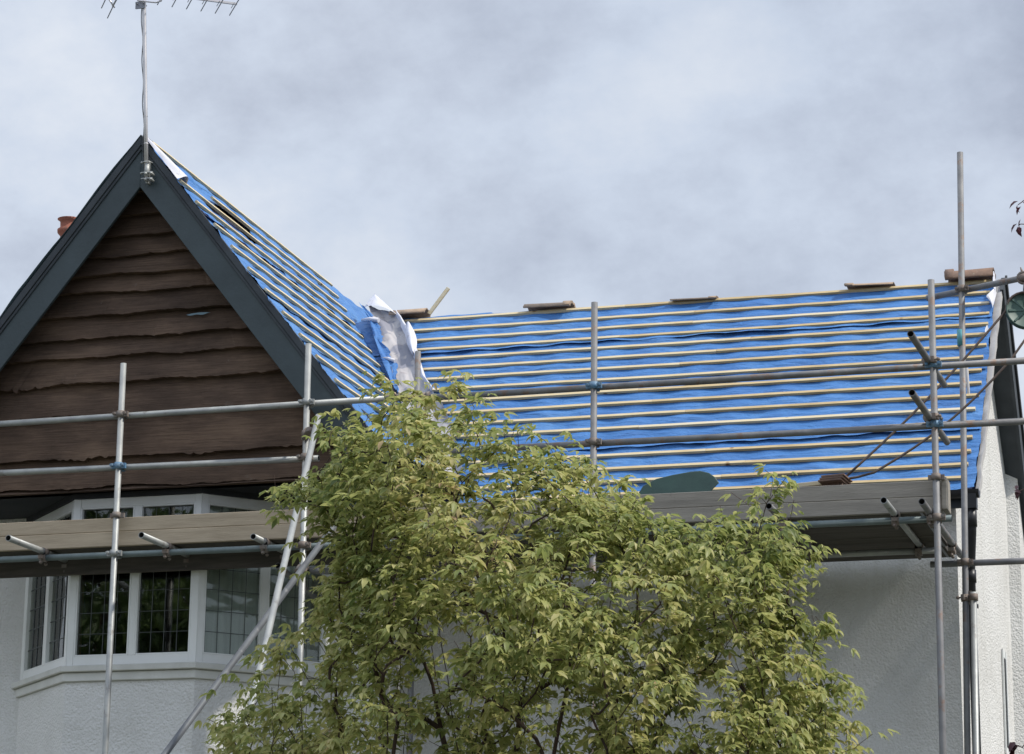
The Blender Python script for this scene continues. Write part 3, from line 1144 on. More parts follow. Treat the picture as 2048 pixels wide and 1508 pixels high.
for i in range(41):
    t = i / 40
    a, b_ = lerp_list(tl, t), lerp_list(tr_, t)
    b_ = b_ + Vector((5 * fbm(t * 11, 7.0) + 4 * fbm(t * 31, 2.0), 0))
    rows.append([onplane(a.x + (b_.x - a.x) * u, a.y + (b_.y - a.y) * u, EAVE, NM) + NM * (0.10 + 0.02 * fbm(t * 6, u * 3, 2) - 0.02 * u) for u in np.linspace(0, 1, 9)])
v.grid(rows)
v.build('torn_membrane_edge', 'membrane', house, weld=False)
for j, (pa, pb, rad) in enumerate((((728, 657), (762, 659), 0.022), ((768, 733), (795, 741), 0.016))):
    v = MB()
    a, b_ = onplane(*pa, EAVE, NM) + NM * 0.09, onplane(*pb, EAVE, NM) + NM * 0.10
    v.path([a, a.lerp(b_, 0.5) + NM * 0.01, b_], [rad * 0.6, rad, rad * 1.1], 10)
    v.build('rolled_membrane_edge', 'white_membrane', house)
v = MB()
for pts in ([(829, 672), (822, 690), (832, 720), (826, 705)], ):
    pass
rows = []
for i in range(12):
    t = i / 11
    q = Vector((822, 668)).lerp(Vector((832, 728)), t)
    wdt = 9 * math.sin(math.pi * min(1, t * 0.9 + 0.1)) + 2
    row = []
    for k in range(7):
        u = k / 6
        p = onplane(q.x + wdt * (u - 0.5) * 2, q.y, EAVE, NM)
        row.append(p + NM * (0.09 + 0.05 * math.sin(math.pi * u) + 0.01 * fbm(u * 3, t * 5)))
    rows.append(row)
v.grid(rows)
v.build('curled_membrane_flap', 'white_membrane', house)
# white underside turned up along the gable verge beside the ridge
v = MB()
rows = []
for i in range(20):
    t = i / 19
    s = 0.02 + 0.50 * t
    wdt = 0.03 + 0.15 * t ** 1.4 + 0.02 * fbm(t * 8, 3.0)
    rows.append([gp(YG - 0.03 + wdt * u + 0.012 * fbm(t * 7, u * 3), s, 0.014 + 0.05 * math.sin(math.pi * u) * (0.3 + t)) for u in np.linspace(0, 1, 9)])
v.grid(rows)
v.build('verge_membrane_fold', 'white_membrane', house)

# ---- right verge: undercloak strip, white turned edges, rear bargeboard and soffit
v = MB()
n = 40
rows = []
for i in range(n + 1):
    s = -0.03 + (LM + 0.04) * i / n
    wob = 0.012 * fbm(s * 4, 1.0)
    wd = 0.03 + 0.03 * (s / LM)
    rows.append([mp_(XV + wob, s, -0.03), mp_(XV + wd + wob, s, -0.02 + 0.01 * fbm(s * 6, 8)), mp_(XV + wd + 0.004 + wob, s, -0.075), mp_(XV - 0.15, s, -0.08)])
v.grid(rows, False)
v.build('verge_undercloak', 'undercloak', house)
v = MB()
for (pa, pb, w0, tip) in (((1991, 556), (1993, 592), 5, None), ((1994, 592), (1986, 622), 11, (1973, 605)), ((1978, 664), (1974, 678), 4, None)):
    rows = []
    for i in range(10):
        t = i / 9
        q = Vector(pa).lerp(Vector(pb), t)
        ww = w0 * (0.4 + 0.6 * math.sin(math.pi * (0.15 + 0.7 * t)))
        if tip:
            ww = (q.x - tip[0]) * max(0.05, 1 - abs(t - 0.4) * 1.7)
        row = []
        for u in np.linspace(0, 1, 6):
            p = onplane(q.x - ww * u, q.y + 2 * u, EAVE, NM)
            row.append(p + NM * (0.03 + 0.05 * math.sin(u * 2.2)))
        rows.append(row)
    v = MB()
    v.grid(rows)
    v.build('verge_membrane_flap', 'white_membrane', house, weld=False)
v = MB()
XB = -2.05
rise = ZR - 0.03


def rp(x, t, h=0.0):
    """point on the rear slope's verge, t metres down"""
    return Vector((x, YR + t * CM + h * SM, ZR - 0.02 - t * SM + h * CM))


v.prism([rp(XB, 0, 0.03), rp(XB, 3.2, 0.03), rp(XB, 3.2, -0.19), rp(XB, 0.0, -0.19)], (-0.03, 0, 0))
v.build('rear_bargeboard', 'dark_trim', house)
v = MB()
v.prism([rp(XB + 0.02, 0, 0.07), rp(XB + 0.02, 3.2, 0.07), rp(XB + 0.02, 3.2, 0.0), rp(XB + 0.02, 0.0, 0.0)], (-0.0195, 0, 0))
v.build('verge_cap', 'near_black', house)
v = MB()
v.prism([rp(XB - 0.031, 0.02, -0.17), rp(XB - 0.031, 3.2, -0.17), rp(END_X - 0.1, 3.2, -0.17), rp(END_X - 0.1, 0.02, -0.17)], rp(0, 0, 0.02) - rp(0, 0, 0))
v.build('rear_verge_soffit', 'dark_trim', house)
v = MB()
a, b_ = at(1979, 738, 21.0), at(1991, 888, 21.0)
xs = END_X + 0.05
v.path([Vector((xs, 20.75, a.z)), Vector((xs + 0.01, 20.78, a.z - 0.45)), Vector((xs + 0.035, 20.95, a.z - 0.72))], [0.012, 0.014, 0.02], 5)
v.build('hanging_strip', 'undercloak', house)

# small window in the end wall
ew = MB()
y0, y1, z0, z1 = 22.55, 22.85, 4.05, 4.95
EXW = ex(22.7)
ew.box((EXW, y0, z0), (EXW + 0.014, y0 + 0.05, z1))
ew.box((EXW, y1 - 0.06, z0), (EXW + 0.014, y1, z1))
ew.box((EXW, y0 + 0.05, z0), (EXW + 0.012, y1 - 0.06, z0 + 0.06))
ew.box((EXW, y0 + 0.05, z1 - 0.06), (EXW + 0.008, y1 - 0.06, z1))
ewo = ew.build('side_window', 'upvc', house)
ew = MB()
ew.box((EXW + 0.004, y0 + 0.05, z0 + 0.06), (EXW + 0.008, y1 - 0.06, z1 - 0.06))
po = ew.build('pane', 'room', None)
po.parent = ewo

# gutter, fascia, downpipe
v = MB()
v.box((-6.7, YE + 0.02, ZE - 0.16), (-2.17, YE + 0.05, ZE - 0.015))
v.build('fascia', 'dark_trim', house)
v = MB()
prof = []
for k in range(9):
    a = math.pi * k / 8
    prof.append((-0.057 * math.cos(a), -0.057 * math.sin(a)))
XGUT = at(1958, 985, 19.78).x
rows = []
for (dy, dz) in prof + [(0.05, 0.0), (-0.05, 0.0)][:0]:
    rows.append([Vector((x, YE - 0.045 + dy, ZE - 0.045 + dz)) for x in (-6.6, XGUT)])
v.grid(rows)
v.prism([Vector((XGUT, YE - 0.045 + dy * 1.08, ZE - 0.043 + dz * 1.08)) for dy, dz in prof], (-0.025, 0, 0))
rows = [[p + Vector((0, (p.y - (YE - 0.045)) * -0.12, (0.004 if True else 0))) for p in r] for r in rows]
v.grid(rows)
v.build('gutter', 'black_plastic', house)
v = MB()
xo = at(1942, 1000, 19.8).x
v.box((xo - 0.045, YE - 0.10, ZE - 0.19), (xo + 0.045, YE + 0.0, ZE - 0.075))
px_ = at(1939, 1130, WALL_Y - 0.05).x - 0.01
xw = at(1941, 1120, WALL_Y - 0.05).x
v.path([Vector((xo, YE - 0.05, ZE - 0.12)), Vector((xo, YE - 0.05, ZE - 0.36)), Vector((xw, WALL_Y - 0.05, ZE - 0.62)), Vector((xw, WALL_Y - 0.05, 0.05))], 0.034, 14)
v.path([Vector((xo, YE - 0.05, ZE - 0.19)), Vector((xo, YE - 0.05, ZE - 0.33))], 0.041, 14)
v.path([Vector((xw, WALL_Y - 0.05, ZE - 0.62)), Vector((xw, WALL_Y - 0.05, ZE - 0.72))], 0.041, 14)
for z in (4.9, 3.4, 1.8):
    v.path([Vector((xw, WALL_Y - 0.05, z)), Vector((xw, WALL_Y - 0.05, z + 0.035))], 0.041, 14)
    v.box((xw - 0.045, WALL_Y - 0.02, z + 0.002), (xw + 0.045, WALL_Y - 0.001, z + 0.033))
v.build('downpipe', 'black_plastic', house)

# chimney beyond the gable
ch = MB()
CX, CY = at(134, 470, 20.5).x, 20.5
ZS = at(100, 640, CY).z
ch.box((CX - 0.2, CY - 0.25, 0), (CX + 0.24, CY + 0.25, ZS - 0.12))
ch.box((CX - 0.24, CY - 0.29, ZS - 0.12), (CX + 0.28, CY + 0.29, ZS))
cho = ch.build('chimney', 'brick', house)
ch = MB()
zt = at(134, 440, CY).z
h0 = ZS
ch.lathe([(0.09, h0), (0.085, zt - 0.30), (0.10, zt - 0.26), (0.085, zt - 0.24), (0.078, zt - 0.16), (0.105, zt - 0.13), (0.108, zt - 0.10), (0.082, zt - 0.08), (0.085, zt - 0.02), (0.112, zt), (0.075, zt), (0.07, zt - 0.3)],
         (CX + 0.02, CY, 0))
cpo = ch.build('chimney_pot', 'terracotta', None)
cpo.parent = cho

# ------------------------------------------------------------------ loose things on the ridge


def ridge_tile(name, px0, px1, mat, label, s_up, collar, tilt=0.0, rad=0.12, squash=1.0, n_stack=1):
    """half-round clay ridge tile lying along the ridge between two points"""
    a = onplane(*px0, EAVE, NM)
    b_ = onplane(*px1, EAVE, NM)
    a.y = b_.y = YR - 0.03
    d = (b_ - a)
    ln = d.length
    d.normalize()
    up = Vector((0, 0, 1))
    up = (up - d * up.dot(d)).normalized()
    sd2 = d.cross(up)
    t = MB()

    def pt(l, ang, r):
        return a + d * l + sd2 * (r * math.cos(ang)) + up * (r * math.sin(ang) * squash)
    sts = [(0, 0), (ln, 0)] if not collar else ([(0, .022), (.07, .022), (.075, 0), (ln, 0)] if collar < 0 else [(0, 0), (ln - .075, 0), (ln - .07, .022), (ln, .022)])
    outer, inner = [], []
    jag = [0.012 * fbm(k * 1.3, ln * 9) for k in range(15)]
    for l, e in sts:
        outer.append([pt(l + (jag[k] if l in (0, ln) else 0), math.pi * k / 14, rad + e) for k in range(15)])
        inner.append([pt(l + (jag[k] if l in (0, ln) else 0), math.pi * k / 14, rad - 0.016) for k in range(15)])
    t.grid(outer)
    t.grid(inner)
    for ro, ri in ((outer[0], inner[0]), (outer[-1], inner[-1])):
        t.grid([ro, ri], False)
    for k in (0, 14):
        t.grid([[r[k] for r in outer], [r[k] for r in inner]], False)
    o = t.build(name, mat, None, weld=True)
    return tag(o, label, 'ridge tile', 'ridge tiles lying along the main roof ridge')


ridge_tile('ridge_tile', (787, 637), (858, 632), 'brown_tile', 'broken brown ridge tile beside the upright offcut of batten at the valley', 0, 0, squash=0.62, rad=0.10)
ridge_tile('ridge_tile', (1053, 622), (1146, 617), 'brown_tile', 'brown ridge tile with chipped left end, midway between valley and middle pole', 0, 1, squash=0.55, rad=0.10)
ridge_tile('ridge_tile', (1344, 606), (1436, 601), 'brown_tile', 'thin brown ridge tile with a rounded collar, just right of the tall middle pole', 0, 1, squash=0.30, rad=0.10)
ridge_tile('ridge_tile', (1693, 579), (1789, 574), 'brown_tile', 'thin brown ridge tile with its collar on the left, next to the reddish one', 0, -1, squash=0.36, rad=0.10)
ridge_tile('ridge_tile', (1893, 567), (1989, 559), 'clay_tile', 'reddish ridge tile, the largest, on the right end of the ridge behind the tallest pole', 0, -1, squash=0.9, rad=0.115)

t = MB()
a, b_ = onplane(862, 630, EAVE, NM), onplane(897, 576, EAVE, NM)
a.y = YR - 0.12
b_ = at(897, 576, YR - 0.02)
t.bar(at(858, 628, YR - 0.06), b_, 0.036, 0.02, up=(0, -1, 0.3))
tag(t.build('batten_offcut', 'batten', bevel=0.002), 'short pale batten offcut sticking up at an angle above the ridge', 'batten')

# ------------------------------------------------------------------ scaffold
SY = 18.0
R = 0.0242
scaf = thing('scaffold', 'steel tube scaffold of poles, rails and braces along the house front', 'scaffold', (-5.5, 18.0, 0))


def pole(name, a, b, mat, extra=None, hollow=True, n=14, r=R):
    t = MB()
    mats = [mat, 'tube_bore']
    t.bore = 1
    t.tube(a, b, r, n, hollow)
    if extra:
        for (p0, p1, mt, rr_) in extra:
            mats.append(mt)
            t.cur = len(mats) - 1
            t.tube(p0, p1, rr_, n)
            t.cur = 0
    return t.build(name, mats, scaf)


def coupler(p, da, db, off, mat='rusty_fitting'):
    """right-angle coupler: a band round each tube, a body between, two bolts with nuts"""
    p, da, db, off = Vector(p), Vector(da).normalized(), Vector(db).normalized(), Vector(off)
    t = MB()
    t.path([p - da * 0.026, p + da * 0.026], R + 0.0095, 14)
    q = p + off
    t.path([q - db * 0.026, q + db * 0.026], R + 0.0095, 14)
    mid = p + off * 0.5
    n_ = off.normalized() if off.length > 1e-6 else Vector((0, 1, 0))
    t.obox(mid, da * 0.026, db * 0.026, n_ * 0.02)
    if abs(da.dot(db)) > 0.9:
        db = da.cross(n_)
    for c0, dr, sgn in ((p, db, 1), (p, db, -1), (q, da if abs(da.dot(n_)) > 2 else db, 1)) if abs(da.dot(db)) > 2 else ((p, db, 1), (p, db, -1)):
        e = c0 + dr * sgn * (R + 0.019)
        t.obox(e, dr * 0.016, n_ * 0.013, dr.cross(n_).normalized() * 0.021)
        t.path([e - n_ * 0.055, e + n_ * 0.035], 0.0065, 6)
        t.path([e - n_ * 0.05, e - n_ * 0.034], 0.0135, 6)
    return t.build('coupler', mat, scaf)


Z = Vector((0, 0, 1))
X = Vector((1, 0, 0))
Yv = Vector((0, 1, 0))


def standard(top, bot, mat, Y=SY, extra=None):
    a, b_ = at(*top, Y), at(*bot, Y)
    d = (b_ - a)
    foot = a + d * (a.z / (a.z - b_.z))
    return a, foot, pole('standard', foot, a, mat, extra)


st = {}
for key, top, bot, mat in (('a', (247, 727), (210, 1508), 'galvanised'), ('b', (617, 688), (595, 1508), 'galvanised'),
                           ('c', (1189, 605), (1187, 900), 'old_steel'), ('d', (1862, 560), (1886, 1508), 'old_steel')):
    st[key] = standard(top, bot, mat)


def on(key, z):
    a, f, _ = st[key]
    return a + (f - a) * ((a.z - z) / (a.z - f.z))


# inner standards at the house side
IY = 19.53
a, b_ = at(1920, 305, IY), at(1935, 1508, IY)
d = (b_ - a)
foot = a + d * (a.z / (a.z - b_.z))
s1 = at(1921, 660, IY)
s2 = at(1922, 692, IY)
pole('standard', foot, a, 'old_steel', [(s1, s2, 'teal_paint', R + 0.004)])
INN = (a, foot)


def inn(z):
    a, f = INN
    return a + (f - a) * ((a.z - z) / (a.z - f.z))


lap_top = inn(4.93) + Vector((0.062, -0.02, 0))
pole('standard', Vector((foot.x + 0.075, IY - 0.02, 0)), lap_top, 'galvanised')
coupler(inn(4.89), Z, Z, Vector((0.062, -0.02, 0)))
a = at(836, 703, 19.4)
pole('standard', Vector((a.x, 19.4, 0)), a, 'old_steel')

# rails (front face, just behind the standards)
RY = SY + 2 * R + 0.004
XL_, XR_ = -10.6, -1.25
r1a, r1b = at(0, 848, RY), at(700, 802, RY)
r1c, r1d = at(690, 806, RY), at(1862, 733, RY)
ext = lambda p, q, x: p + (q - p) * ((x - p.x) / (q.x - p.x))
pole('guard_rail', ext(r1a, r1b, XL_), ext(r1a, r1b, -6.15), 'galvanised')
dz = Vector((0, 0.0, -0.006))
pole('guard_rail', ext(r1c, r1d, -6.145) , ext(r1c, r1d, XR_), 'old_steel')
t = MB()
p = ext(r1a, r1b, -6.15)
t.path([p - X * 0.16, p + X * 0.17], R + 0.006, 14)
t.path([p - X * 0.165, p - X * 0.14], R + 0.010, 14)
t.path([p + X * 0.15, p + X * 0.175], R + 0.010, 14)
for dx in (-0.1, 0.1):
    t.obox(p + X * dx + Vector((0, -0.03, 0)), X * 0.02, Yv * 0.012, Z * 0.012)
t.build('sleeve_coupler', 'rusty_fitting', scaf)
r2a, r2b = at(0, 946, RY), at(600, 918, RY)
r2c, r2d = at(1189, 887, RY), at(1862, 852, RY)
pole('guard_rail', ext(r2a, r2b, XL_), ext(r2a, r2b, -6.85), 'galvanised')
pole('guard_rail', ext(r2c, r2d, -6.2), ext(r2c, r2d, XR_), 'old_steel')
la, lb = at(0, 1121, RY), at(1860, 1036, RY)
pole('ledger', Vector((XL_, RY, 5.21)), Vector((-5.6, RY, 5.21)), 'green_steel')
pole('ledger', Vector((-5.595, RY, 5.21)), Vector((-2.10, RY, 5.21)), 'green_steel')
BL = 19.27
pole('ledger', Vector((-6.4, BL, 5.215)), Vector((-2.33, BL, 5.215)), 'galvanised')
pole('ledger', Vector((-2.45, IY + 2 * R + 0.003, 5.165)), Vector((XR_, IY + 2 * R + 0.003, 5.165)), 'old_steel')
pole('ledger', Vector((XL_, 18.47, 5.20)), Vector((-6.7, 18.47, 5.20)), 'old_steel')
for key in 'abcd':
    off = Vector((0, 2 * R + 0.004, 0))
    fit = {'a': ('rusty_fitting', 'blue_fitting', 'galvanised'), 'b': ('galvanised', 'rusty_fitting', 'rusty_fitting'), 'c': ('blue_fitting', 'rusty_fitting', 'rusty_fitting'), 'd': ('blue_fitting', 'blue_fitting', 'rusty_fitting')}[key]
    for (p0, p1), mt in zip(((r1a, r1b) if key in 'ab' else (r1c, r1d), (r2a, r2b) if key in 'ab' else (r2c, r2d), (Vector((XL_, RY, 5.21)), Vector((0, RY, 5.21)))), fit):
        z = ext(p0, p1, on(key, 6).x).z
        coupler(on(key, z), Z, X, off, mt)
# collars of rust under the toe board on the two left standards and at the platform corner
for key, z in (('a', 5.51), ('d', 5.50)):
    t = MB()
    p = on(key, z)
    t.path([p - Z * 0.022, p + Z * 0.022], R + 0.009, 14)
    t.obox(p + Vector((0.04, 0.02, 0)), X * 0.018, Yv * 0.012, Z * 0.018)
    t.obox(p + Vector((-0.04, 0.02, 0)), X * 0.018, Yv * 0.012, Z * 0.018)
    t.build('coupler', 'rusty_fitting', scaf)
# short cross tubes at the right-hand standard
for z, y0, y1 in ((6.345, 17.24, 18.72), (5.93, 17.24, 18.80)):
    p = on('d', z)
    pole('transom', Vector((p.x - 0.055, y0, z)), Vector((p.x - 0.03 + 0.02, y1, z)), 'old_steel')
    coupler(p, Z, Yv, Vector((-0.047, 0, 0)))
# transoms carrying the boards
TZ = 5.21 + 2 * R
for x, y0, y1, mat in ((-9.10, 17.47, 18.62, 'galvanised'), (-8.06, 17.585, 18.62, 'galvanised'), (-7.26, 17.83, 18.95, 'galvanised'),
                       (-3.30, 17.58, 19.45, 'old_steel'), (-2.495, 17.56, 19.45, 'galvanised'), (-2.247, 17.66, 19.75, 'old_steel'), (-4.5, 17.7, 19.45, 'old_steel'), (-5.7, 17.7, 19.45, 'old_steel')):
    pole('transom', Vector((x - 0.01, y0, TZ)), Vector((x + 0.01, y1, TZ)), mat)
    coupler(Vector((x, RY, 5.21)), X, Yv, Vector((0, 0, 2 * R - 0.004)))
    coupler(Vector((x, BL if x > -6.5 else 18.47, 5.21)), X, Yv, Vector((0, 0, 2 * R - 0.004)), 'rusty_fitting')
pole('transom', Vector((-7.27, 18.35, 5.13)), Vector((-7.23, 19.2, 4.98)), 'old_steel')
coupler(inn(5.165), Z, X, Vector((0, 2 * R + 0.003, 0)))
# raking tube and facade brace
a = at(637, 832, 17.9)
b_ = at(480, 1508, 15.9)
d = b_ - a
pole('raker', a + d * (a.z / (a.z - b_.z)), a, 'galvanised')
coupler(at(612, 868, 17.965), Z, (b_ - a), Vector((0.045, -0.05, 0)))
a, b_ = at(668, 1052, 17.93), at(330, 1508, 16.6)
d = b_ - a
pole('brace', a + d * (a.z / (a.z - b_.z)), a, 'dark_steel')
coupler(at(605, 1142, 17.98), Z, (b_ - a), Vector((0.0, -0.055, 0)))
pole('transom', at(617, 1140, 18.1), at(657, 1143, 18.2), 'old_steel')

# toe boards
t = MB()
TY = RY + R + 0.006
t.box((-10.6, TY, 5.285), (-5.85, TY + 0.038, 5.3985))
t.box((-10.6, TY + 0.003, 5.401), (-5.85, TY + 0.037, 5.508))
tb = t.build('toe_board', 'board_new', scaf, bevel=0.004, label='paler brown toe board left of the tree')
t = MB()
t.box((-5.845, TY + 0.002, 5.272), (-2.168, TY + 0.04, 5.3795))
t.box((-5.845, TY + 0.005, 5.382), (-2.168, TY + 0.039, 5.495))
t.build('toe_board', 'board_grey', scaf, bevel=0.004, label='greyer toe board right of the tree')
t = MB()
t.box((-2.165, TY - 0.05, 5.275), (-2.127, TY + 0.16, 5.505))
t.build('toe_board', 'board_grey', scaf, bevel=0.004, label='short return board seen edge-on at the right end')

t = MB()  # added dark board that makes the dark band beneath the left platform
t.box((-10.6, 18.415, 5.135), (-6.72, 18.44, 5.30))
t.build('added_dark_board', 'board_under_shade', scaf, bevel=0.004)
# platform boards: every board lies loose on the transoms
BZ = TZ + R + 0.002


def plank(x0, x1, y, label, z=BZ, mat='board_under_shade'):
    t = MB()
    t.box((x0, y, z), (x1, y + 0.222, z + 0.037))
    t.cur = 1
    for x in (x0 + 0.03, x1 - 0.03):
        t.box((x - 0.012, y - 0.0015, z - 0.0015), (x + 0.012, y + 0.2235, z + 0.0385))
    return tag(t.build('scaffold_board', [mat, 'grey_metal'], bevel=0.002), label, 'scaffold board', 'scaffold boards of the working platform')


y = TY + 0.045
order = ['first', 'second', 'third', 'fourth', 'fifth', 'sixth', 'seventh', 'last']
starts = [-6.1, -6.1, -6.45, -6.9, -6.9, -6.3, -6.9, -6.7]  # unseen left ends set to block sun, leaving a patch on the bay
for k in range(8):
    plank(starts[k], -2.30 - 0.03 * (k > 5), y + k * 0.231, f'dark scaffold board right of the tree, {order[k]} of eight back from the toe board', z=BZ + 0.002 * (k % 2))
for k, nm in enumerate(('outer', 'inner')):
    plank(-10.5, -6.35, y + k * 0.232, f'{nm} one of the two scaffold boards above the bay window', z=BZ + 0.002 * k, mat='board_under_shade')

# ------------------------------------------------------------------ gin wheel and its rope
gt0 = inn(7.31)
gdir = (Vector((-1.634, 19.196, 7.3)) - Vector((-2.348, 19.53, 7.295))).normalized()
pole('gin_tube', gt0 - gdir * 0.32 + Vector((0, 0.053, 0)), gt0 + gdir * 1.2 + Vector((0, 0.053, 0)), 'old_steel')
coupler(gt0, Z, gdir, Vector((0, 0.053, 0)))
WY = 19.14
wc = at(2051, 622, WY)
hook = at(2042, 552, WY)
gin = thing('gin_wheel', 'dark green gin wheel hanging by a hook from the sloping tube at right', 'gin wheel', wc)
wn = Vector((0.28, -0.93, 0.2)).normalized()
t = MB()
t.lathe([(0.004, -0.014), (0.135, -0.010), (0.148, -0.022), (0.150, -0.016), (0.138, 0.0), (0.150, 0.016), (0.148, 0.022), (0.135, 0.010), (0.004, 0.014)], wc, 40, wn)
sx = wn.cross(Vector((0, 0, 1))).normalized()
for k in range(4):
    an = k * math.pi / 4 + 0.02
    dd = sx * math.cos(an) + wn.cross(sx) * math.sin(an)
    t.bar(wc - dd * 0.13 + wn * 0.014, wc + dd * 0.13 + wn * 0.014, 0.016, 0.006, up=wn)
t.build('wheel', 'green_paint', gin)
t = MB()
up_ = Vector((0, 0, 1))
for sgn in (-1, 1):
    t.path([wc + wn * 0.032 * sgn, wc + wn * 0.032 * sgn + up_ * 0.15 + sx * 0.0, wc + up_ * 0.205], 0.010, 8)
t.path([wc - wn * 0.045, wc + wn * 0.045], 0.014, 10)
t.build('wheel_bracket', 'old_steel', gin)
t = MB()
tp = wc + up_ * 0.205
pts = [tp]
tube_c = gt0 + gdir * ((hook.x - gt0.x) / gdir.x) + Vector((0, 0.053, 0))
for k in range(11):
    a = math.radians(-60 - 250 * k / 10)
    pts.append(tube_c + Vector((math.cos(a), 0, math.sin(a))) * (R + 0.02))
t.path(pts, 0.012, 8)
t.path([tube_c - gdir * 0.03, tube_c + gdir * 0.03], R + 0.009, 12)
t.path([tube_c + up_ * 0.02, tube_c + up_ * 0.085 - X * 0.02], [0.016, 0.004], 8)
t.build('hook', 'rusty_fitting', gin)
t = MB()
le = wc - sx * 0.147 if sx.x > 0 else wc + sx * 0.147
ri = wc + (wc - le)
e1 = at(1690, 955, 18.55)
e2 = at(1672, 961, 18.5)
pts = [ri]
m1 = at(2060, 676, 19.05)
for k in range(1, 9):
    t_ = k / 8
    p = m1.lerp(at(1748, 945, 18.62), t_)
    p.z -= 0.10 * math.sin(math.pi * t_) * (1.0 if t_ < 0.9 else 0.6)
    pts.append(p)
pts += [at(1715, 954, 18.55), e2]
top_arc = [wc + (le - wc) * math.cos(a) + Vector((0, 0, 1)) * 0.147 * math.sin(a) for a in np.linspace(0, math.pi, 12)]
p1 = [e1.lerp(le, k / 10) - Vector((0, 0, 0.05 * math.sin(math.pi * k / 10))) for k in range(10)]
t.path(p1 + top_arc + pts[1:], 0.0095, 7)
tag(t.build('rope', 'rope'), 'dark rope running over the gin wheel and down across the blue roof to the platform', 'rope')

# ------------------------------------------------------------------ things on the platform
t = MB()
out = [(1268, 1000), (1286, 972), (1312, 958), (1345, 950), (1378, 944), (1400, 942), (1418, 946), (1430, 955), (1438, 966), (1428, 976), (1415, 990), (1400, 1010), (1270, 1010)]
poly = [at(x, y, 18.55 + (1000 - y) * 0.0012) for x, y in out]
t.prism(poly, (0, 0.012, 0.004))
tag(t.build('plastic_sheet', 'green_sheet', bevel=0.003), 'dark green curved sheet with a pointed end standing behind the toe board', 'sheet')
t = MB()
p0 = at(1662, 968, 18.5)
for k in range(3):
    c = Vector((p0.x + 0.02 + 0.012 * k, 18.5, p0.z + 0.004 + 0.016 * k))
    t.obox(c, Vector((0.085, 0, 0.004)), Vector((0.01, 0.13, 0)), Vector((0, 0, 0.007)))
for k in range(7):
    x = p0.x - 0.05 + 0.022 * k
    t.bar((x, 18.46, p0.z - 0.12), (x, 18.47, p0.z + 0.0), 0.02, 0.03, up=(0, 1, 0))
tag(t.build('tile_pile', 'clay_tile', bevel=0.002), 'small pile of broken red tiles behind the toe board where the rope ends', 'tiles')
t = MB()
p0, p1 = at(1575, 972, 18.5), at(1648, 966, 18.5)
t.bar(p0 - Z * 0.01, p1 - Z * 0.004, 0.08, 0.03)
tag(t.build('wood_offcut', 'batten', bevel=0.002), 'short pale wood offcut lying just left of the broken red tiles', 'wood')

# ------------------------------------------------------------------ tv aerial
MY = YG - 0.06
mt_, mb_ = at(288, 0, MY), at(293, 358, MY)
aer = thing('tv_aerial', 'tall pole with a horizontal tv aerial, clamped to the peak of the gable', 'aerial', mb_)
t = MB()
t.path([mb_, mb_.lerp(mt_, 0.4), mt_, mt_ + Z * 0.08], 0.0165, 12)
t.path([mb_.lerp(mt_, 0.19), mb_.lerp(mt_, 0.195)], 0.019, 12)
t.path([mb_.lerp(mt_, 0.345), mb_.lerp(mt_, 0.348)], 0.0185, 12)
t.build('mast', 'aluminium', aer)
t = MB()
pts = [mb_.lerp(mt_, k / 24) + Vector((-0.019 + 0.006 * math.sin(k * 1.1), -0.004, 0)) for k in range(25)]
t.path(pts, 0.0035, 6)
t.build('cable', 'black_plastic', aer)
t = MB()
bc = mb_ + Vector((0.0, 0.035, 0))
t.box((bc.x - 0.012, MY + 0.012, bc.z - 0.03), (bc.x + 0.012, YG - 0.001, bc.z + 0.16))
for dz_ in (0.0, 0.05):
    for dx in (0.0, 0.045):
        c = Vector((mb_.x + dx, MY - 0.01, mb_.z + dz_ - 0.01))
        t.lathe([(0.0005, -0.02), (0.011, -0.016), (0.013, 0.01), (0.009, 0.045)], c, 10, (0, 1, 0))
    t.bar((mb_.x - 0.04, MY - 0.02, mb_.z + dz_), (mb_.x + 0.06, MY - 0.02, mb_.z + dz_), 0.006, 0.008)
t.path([mb_ + Z * 0.02, mb_ + Z * 0.13], [0.022, 0.019], 10)
for dz_ in (0.05, 0.14):
    t.path([mb_ + Vector((-0.045, 0.0, dz_)), mb_ + Vector((-0.02, -0.02, dz_)), mb_ + Vector((0.02, -0.02, dz_)), mb_ + Vector((0.035, 0.02, dz_))], 0.005, 6)
    t.lathe([(0.0005, -0.012), (0.009, -0.01), (0.009, 0.008)], mb_ + Vector((-0.045, 0, dz_)), 8, (0, 1, 0))
t.build('mast_bracket', 'galvanised', aer)
# the boom lies level, pointing right and away; its elements lie level across it
clamp = Vector((mt_.x, MY, 9.876))
tip = atz(474, 8, 9.876)
bdn = (tip - clamp).normalized()
edir = Vector((-bdn.y, bdn.x, 0))
rear = clamp - bdn * 0.36
t = MB()
t.bar(rear, tip, 0.017, 0.017)
t.build('boom', 'aluminium', aer)
t = MB()
pc = at(283, 12, MY)
t.obox(pc + Vector((0, -0.02, 0.0)), X * 0.042, Yv * 0.006, Z * 0.03)
t.obox(clamp - Z * 0.03, X * 0.02, Yv * 0.025, Z * 0.03)
for dx in (-0.028, 0.03):
    t.path([pc + Vector((dx, -0.05, 0.01)), pc + Vector((dx, 0.03, 0.01))], 0.006, 6)
t.build('boom_clamp', 'grey_metal', aer)
t = MB()
lp = [at(x_, y_, MY - 0.05) for x_, y_ in ((272, -6), (276, 1), (292, 3), (312, 5), (322, 2), (326, -8))]
t.path(lp, 0.007, 8)
t.build('dipole_loop', 'aluminium', aer)
